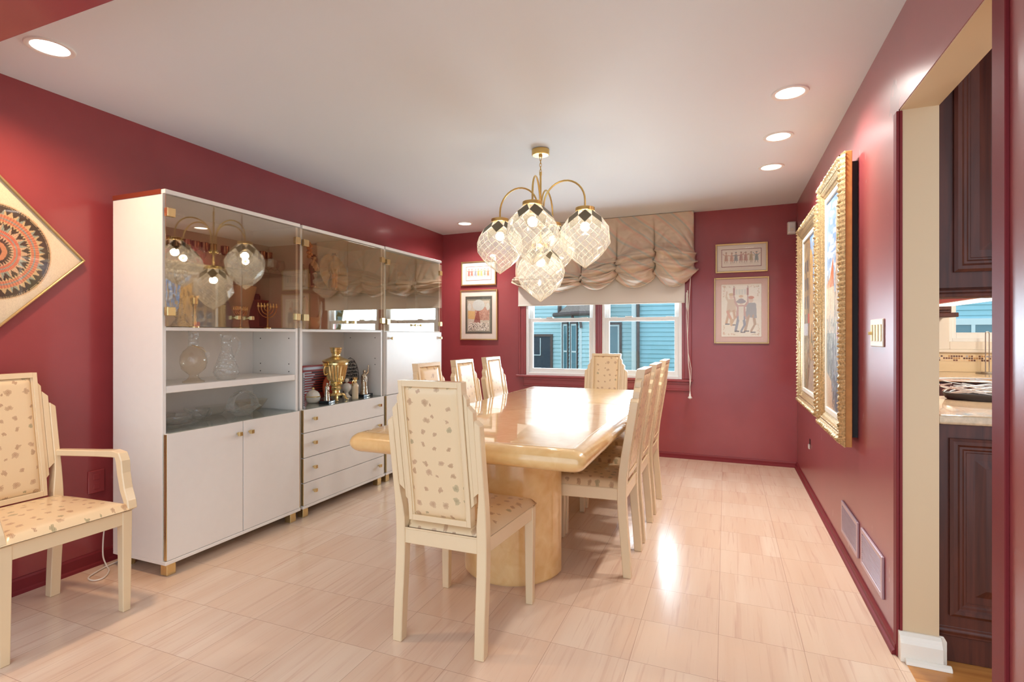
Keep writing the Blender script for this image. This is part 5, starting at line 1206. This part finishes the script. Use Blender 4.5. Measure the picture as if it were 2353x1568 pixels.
b=MB(); b.lathe([(.04,0),(.05,.005),(.066,.035),(.07,.06),(.062,.085),(.058,.083)],(x,y,z),24,sx=.8); b.build('body',M['ceramic'],t)
b=MB(); b.tube(smooth([(x,y-.05,z+.05),(x,y-.066,z+.10),(x,y-.056,z+.16),(x,y-.062,z+.205),(x,y-.075,z+.225)],5),[.028-.00095*i for i in range(21)],10); b.tube(smooth([(x,y+.05,z+.06),(x,y+.075,z+.10),(x,y+.085,z+.14)],4),[.02-.0017*i for i in range(9)],8); b.build('neck',M['ceramic'],t)
# upper shelves, third unit
x,y=-2.75,3.99; t=thing('glass_pitcher','tall clear glass pitcher with a flared rim behind the end doors','pitcher',(x,y,ZS3))
b=MB(); b.lathe([(.03,0),(.045,.01),(.05,.05),(.046,.12),(.034,.17),(.03,.20),(.045,.25)],(x,y,ZS3),22,caps=False); b.build('body',M['clear'],t)
b=MB(); b.tube(smooth([(x,y+.034,ZS3+.21),(x,y+.07,ZS3+.21),(x,y+.075,ZS3+.15),(x,y+.047,ZS3+.10)],4),.006,6); b.build('handle',M['clear'],t)
dish('glass_bowl','round clear glass bowl on the end cabinet top shelf','bowl',-2.75,4.15,ZS3,[(.035,0),(.045,.01),(.065,.06),(.07,.11),(.06,.15),(.055,.165)],M['clear'])
lathe_thing('decanter','small stoppered glass decanter on the end cabinet top shelf','decanter',-2.75,4.33,ZS3,[(.04,0),(.045,.01),(.043,.04),(.02,.075),(.012,.085),(.012,.115),(.016,.12),(.014,.15),(.004,.155)],M['crystal'],18)
standing_plate('round beige plate standing on edge behind the end glass doors',-2.92,4.42,ZS3,.125,M['ceramic'])
for lb,yy,hh in (('small silver figurine below the end shelf, closest to the samovar niche',4.06,.10),('small silver figurine below the end shelf, middle of three',4.15,.11),('small silver figurine below the end shelf, closest to the back wall',4.245,.085)):
    statue(lb,-2.75,yy,1.256+.006,hh,[(1,[(.1,.15,.6),(.15,.05,.55)]),(-1,[(.1,-.15,.6),(.15,-.08,.7)])],M['silver'],base=False,face=0)
# ------------------------------------------------------------------ kitchen through the doorway
KY=2.440
t=thing('base_cabinet','dark cherry base cabinet with raised panel beyond the doorway','cabinet',(1.25,2.8,0))
b=MB(); b.box(.735,1.76,KY+.02,3.15,.10,.889); b.box(.735,1.76,KY+.012,3.15,0,.115); b.box(.735,1.76,KY,KY+.02,.10,.889); b.prism([(0,0),(-.012,.006),(-.016,.02),(-.010,.030),(-.014,.036),(0,.044)],lambda u,v,e:((.735 if e==0 else 1.76),KY+.012+u,.100+v)); b.build('carcass',M['cherry'],t,.002)
def raised(t,x0,x1,z0,z1,name='door'):
    w=.072; b=MB(); prof=[(0,0),(0,.010),(.010,.016),(.022,.015),(.030,.008),(.038,.008),(.044,.003),(.050,.003),(.056,-.004),(w,-.004)]
    C=[(x0,z0),(x1,z0),(x1,z1),(x0,z1)]
    rows=[[(x0+u,KY-h,z0+u),(x1-u,KY-h,z0+u),(x1-u,KY-h,z1-u),(x0+u,KY-h,z1-u)] for u,h in prof]
    b.rows(rows,True,False,0,False); o=b.build(name,M['cherry'],t,fixn=True)
    b=MB(); i0=.060; rows=[[(x0+u,KY-h,z0+u),(x1-u,KY-h,z0+u),(x1-u,KY-h,z1-u),(x0+u,KY-h,z1-u)] for u,h in ((i0,-.003),(i0+.01,-.003),(i0+.045,.010),(i0+.047,.011))]
    b.rows(rows,True,True,0,False); b.build('raised_panel',M['cherry'],o)
raised(t,.772,1.70,.18,.838,'end_panel')
t=thing('countertop','polished beige granite countertop on the cherry base cabinet','countertop',(1.25,2.8,.889))
b=MB(); b.box(.733,1.80,KY-.022,3.185,.8895,.925); b.build('slab',M['granite'],t,.010,seg=3)
t=thing('wall_cabinet','dark cherry upper cabinet hanging beyond the doorway head','cabinet',(1.25,2.6,1.36))
b=MB(); b.box(.735,1.76,KY,2.77,1.395,2.437); b.prism([(0,0),(-.016,.004),(-.020,.016),(-.010,.022),(-.012,.030),(0,.036)],lambda u,v,e:((.735 if e==0 else 1.76),KY+u,1.357+v)); b.box(.735,1.76,KY,KY+.02,1.357,1.395); b.build('carcass',M['cherry'],t,.002)
raised(t,.785,1.70,1.454,2.38,'end_panel')
t=thing('undercabinet_light','slim white lamp fitted under the cherry upper cabinet','lamp',(1.0,3.0,1.37))
b=MB(); b.box(.96,1.06,2.64,3.30,1.372,1.394); b.build('housing',M['white_plastic'],t,.003); b=MB(); b.box(.97,1.05,2.66,3.28,1.366,1.3725); b.build('diffuser',simple('lit_diffuser',(1,.95,.85),.4,emit=(1,.93,.8),es=2.2),t)
t=thing('wall_cabinet','dark cherry upper cabinet on the kitchen window wall','cabinet',(1.2,5.35,1.37))
b=MB(); b.box(.735,1.66,5.19,5.5135,1.40,2.437); b.box(.735,1.70,5.17,5.5135,1.365,1.40); b.build('carcass',M['cherry'],t,.004)
b=MB(); b.box(.76,1.2,5.175,5.19,1.42,2.42); b.build('door',M['cherry'],t,.004); b=MB(); b.box(1.205,1.65,5.175,5.19,1.42,2.42); b.build('door',M['cherry'],t,.004)
t=thing('base_cabinet','dark cherry base cabinet under the kitchen window','cabinet',(2.0,5.2,0))
b=MB(); b.box(.735,3.29,4.93,5.5,.0,.873); b.build('carcass',M['cherry'],t,.003)
for i in range(5):
    b=MB(); b.box(.745+.51*i,1.245+.51*i,4.912,4.93,.12,.86); b.build('door',M['cherry'],t,.004)
t=thing('countertop','beige granite countertop under the kitchen window','countertop',(2.0,5.2,.873))
b=MB(); b.box(.733,3.29,4.885,5.5035,.8735,.914); b.build('slab',M['granite'],t,.008,seg=3)
t=thing('paper_towel_holder','upright wire paper towel holder on the kitchen window counter','holder',(1.96,5.40,.914))
b=MB(); b.lathe([(.072,0),(.074,.004),(.070,.010),(.01,.012)],(1.96,5.40,.914),28); b.build('base',M['steel'],t)
b=MB(); P=[(1.948,5.40,.92)]+[(1.948,5.40,1.0+.05*k) for k in range(5)]+[(1.96-.012*math.cos(a*PI/8),5.40,1.235+.014*math.sin(a*PI/8)) for a in range(9)]+[(1.972,5.40,1.2-.05*k) for k in range(5)]+[(1.972,5.40,.92)]; b.tube(P,.0042,8); b.build('wire_loop',M['steel'],t)
t=thing('wire_basket','shallow basket of criss-crossed steel wires behind the granite counter','basket',(1.15,3.05,.925))
b=MB(); rr=random.Random(11)
for i in range(34):
    a=rr.uniform(0,2*PI); a2=a+rr.uniform(.9,1.9); P=[]; h0,h1=rr.uniform(.0,.03),rr.uniform(.045,.085)
    for k in range(9):
        u=k/8; aa=a+(a2-a)*u; h=.010+h0+(h1-h0)*(u if i%2 else 1-u); q=.80+h*2.0; P.append((1.15+.24*q*math.cos(aa),3.045+.12*q*math.sin(aa),.926+h))
    b.tube(P,.0024,6)
b.tube([(1.15+.24*.99*math.cos(2*PI*k/40),3.045+.12*.99*math.sin(2*PI*k/40),1.015) for k in range(40)],.003,6,closed=True)
b.build('wires',M['wire'],t)
b=MB(); b.lathe([(.19,.0),(.20,.006),(.21,.030),(.20,.030),(.18,.010),(.02,.010)],(1.15,3.045,.925),28,sy=.52); b.build('tray',M['darksteel'],t)
# ------------------------------------------------------------------ lights, sky and camera
w=bpy.data.worlds.new('World'); SC.world=w; w.use_nodes=True; nt=w.node_tree; bg=nt.nodes['Background']
bg.inputs[0].default_value=(.76,.88,1.,1); bg.inputs[1].default_value=WORLD
def lamp(name,kind,loc,energy,col,rot=(0,0,0),**kw):
    l=bpy.data.lights.new(name,kind); l.energy=energy; l.color=col
    for k,v in kw.items(): setattr(l,k,v)
    o=bpy.data.objects.new(name,l); COL.objects.link(o); o.location=loc; o.rotation_euler=rot; return o
WARM=(1.,.90,.78)
for i,(x,y,lb) in enumerate(CANS): lamp('downlight_lamp','SPOT',(x,y,zc(x,y)-.012),CAN_W*(.85 if i==0 else 1),((1.,.68,.42) if i==0 else (1.,.945,.89)),spot_size=math.radians(150),spot_blend=.9,shadow_soft_size=.06)
for i,(x,y,zcap,d) in enumerate(SP_): lamp('bulb_lamp','POINT',(x,y,zcap-.095),BULB_W,(1.,.93,.83),shadow_soft_size=.03)
lamp('window_daylight_boost','AREA',(-1.225,5.80,1.20),WIN_BOOST_W,(.78,.89,1.),(-PI/2-.22,0,0),shape='RECTANGLE',size=1.75,size_y=.85)  # area lamp added outside the glass to strengthen the daylight
lamp('undercabinet_lamp','AREA',(1.01,2.97,1.364),4,WARM,shape='RECTANGLE',size=.07,size_y=.6)
lamp('kitchen_fill','POINT',(2.3,3.6,2.2),70,(1.,.86,.68),shadow_soft_size=.2)  # unseen fill light added to brighten the kitchen, no fixture there
cam=bpy.data.cameras.new('camera'); co=bpy.data.objects.new('camera',cam); COL.objects.link(co); SC.camera=co
co.location=(0,0,1.22); co.rotation_euler=(PI/2,0,math.radians(21.935)); cam.sensor_fit='HORIZONTAL'; cam.sensor_width=36; cam.lens=1218/2353*36; cam.shift_y=-13/2353; cam.clip_start=.02
vs=SC.view_settings; SC.display_settings.display_device='sRGB'; vs.view_transform='Standard'; vs.look='None'; vs.gamma=1; vs.use_curve_mapping=False; vs.exposure=EXPO
cy=SC.cycles; cy.max_bounces=7; cy.diffuse_bounces=4; cy.glossy_bounces=3; cy.transmission_bounces=6; cy.transparent_max_bounces=20; cy.caustics_reflective=False; cy.caustics_refractive=False; cy.sample_clamp_indirect=8; cy.blur_glossy=.5
cy.use_denoising=True; cy.use_adaptive_sampling=True; cy.adaptive_threshold=.1; cy.adaptive_min_samples=16
for m_ in ('bulb','lens'): M[m_].cycles.emission_sampling='NONE'
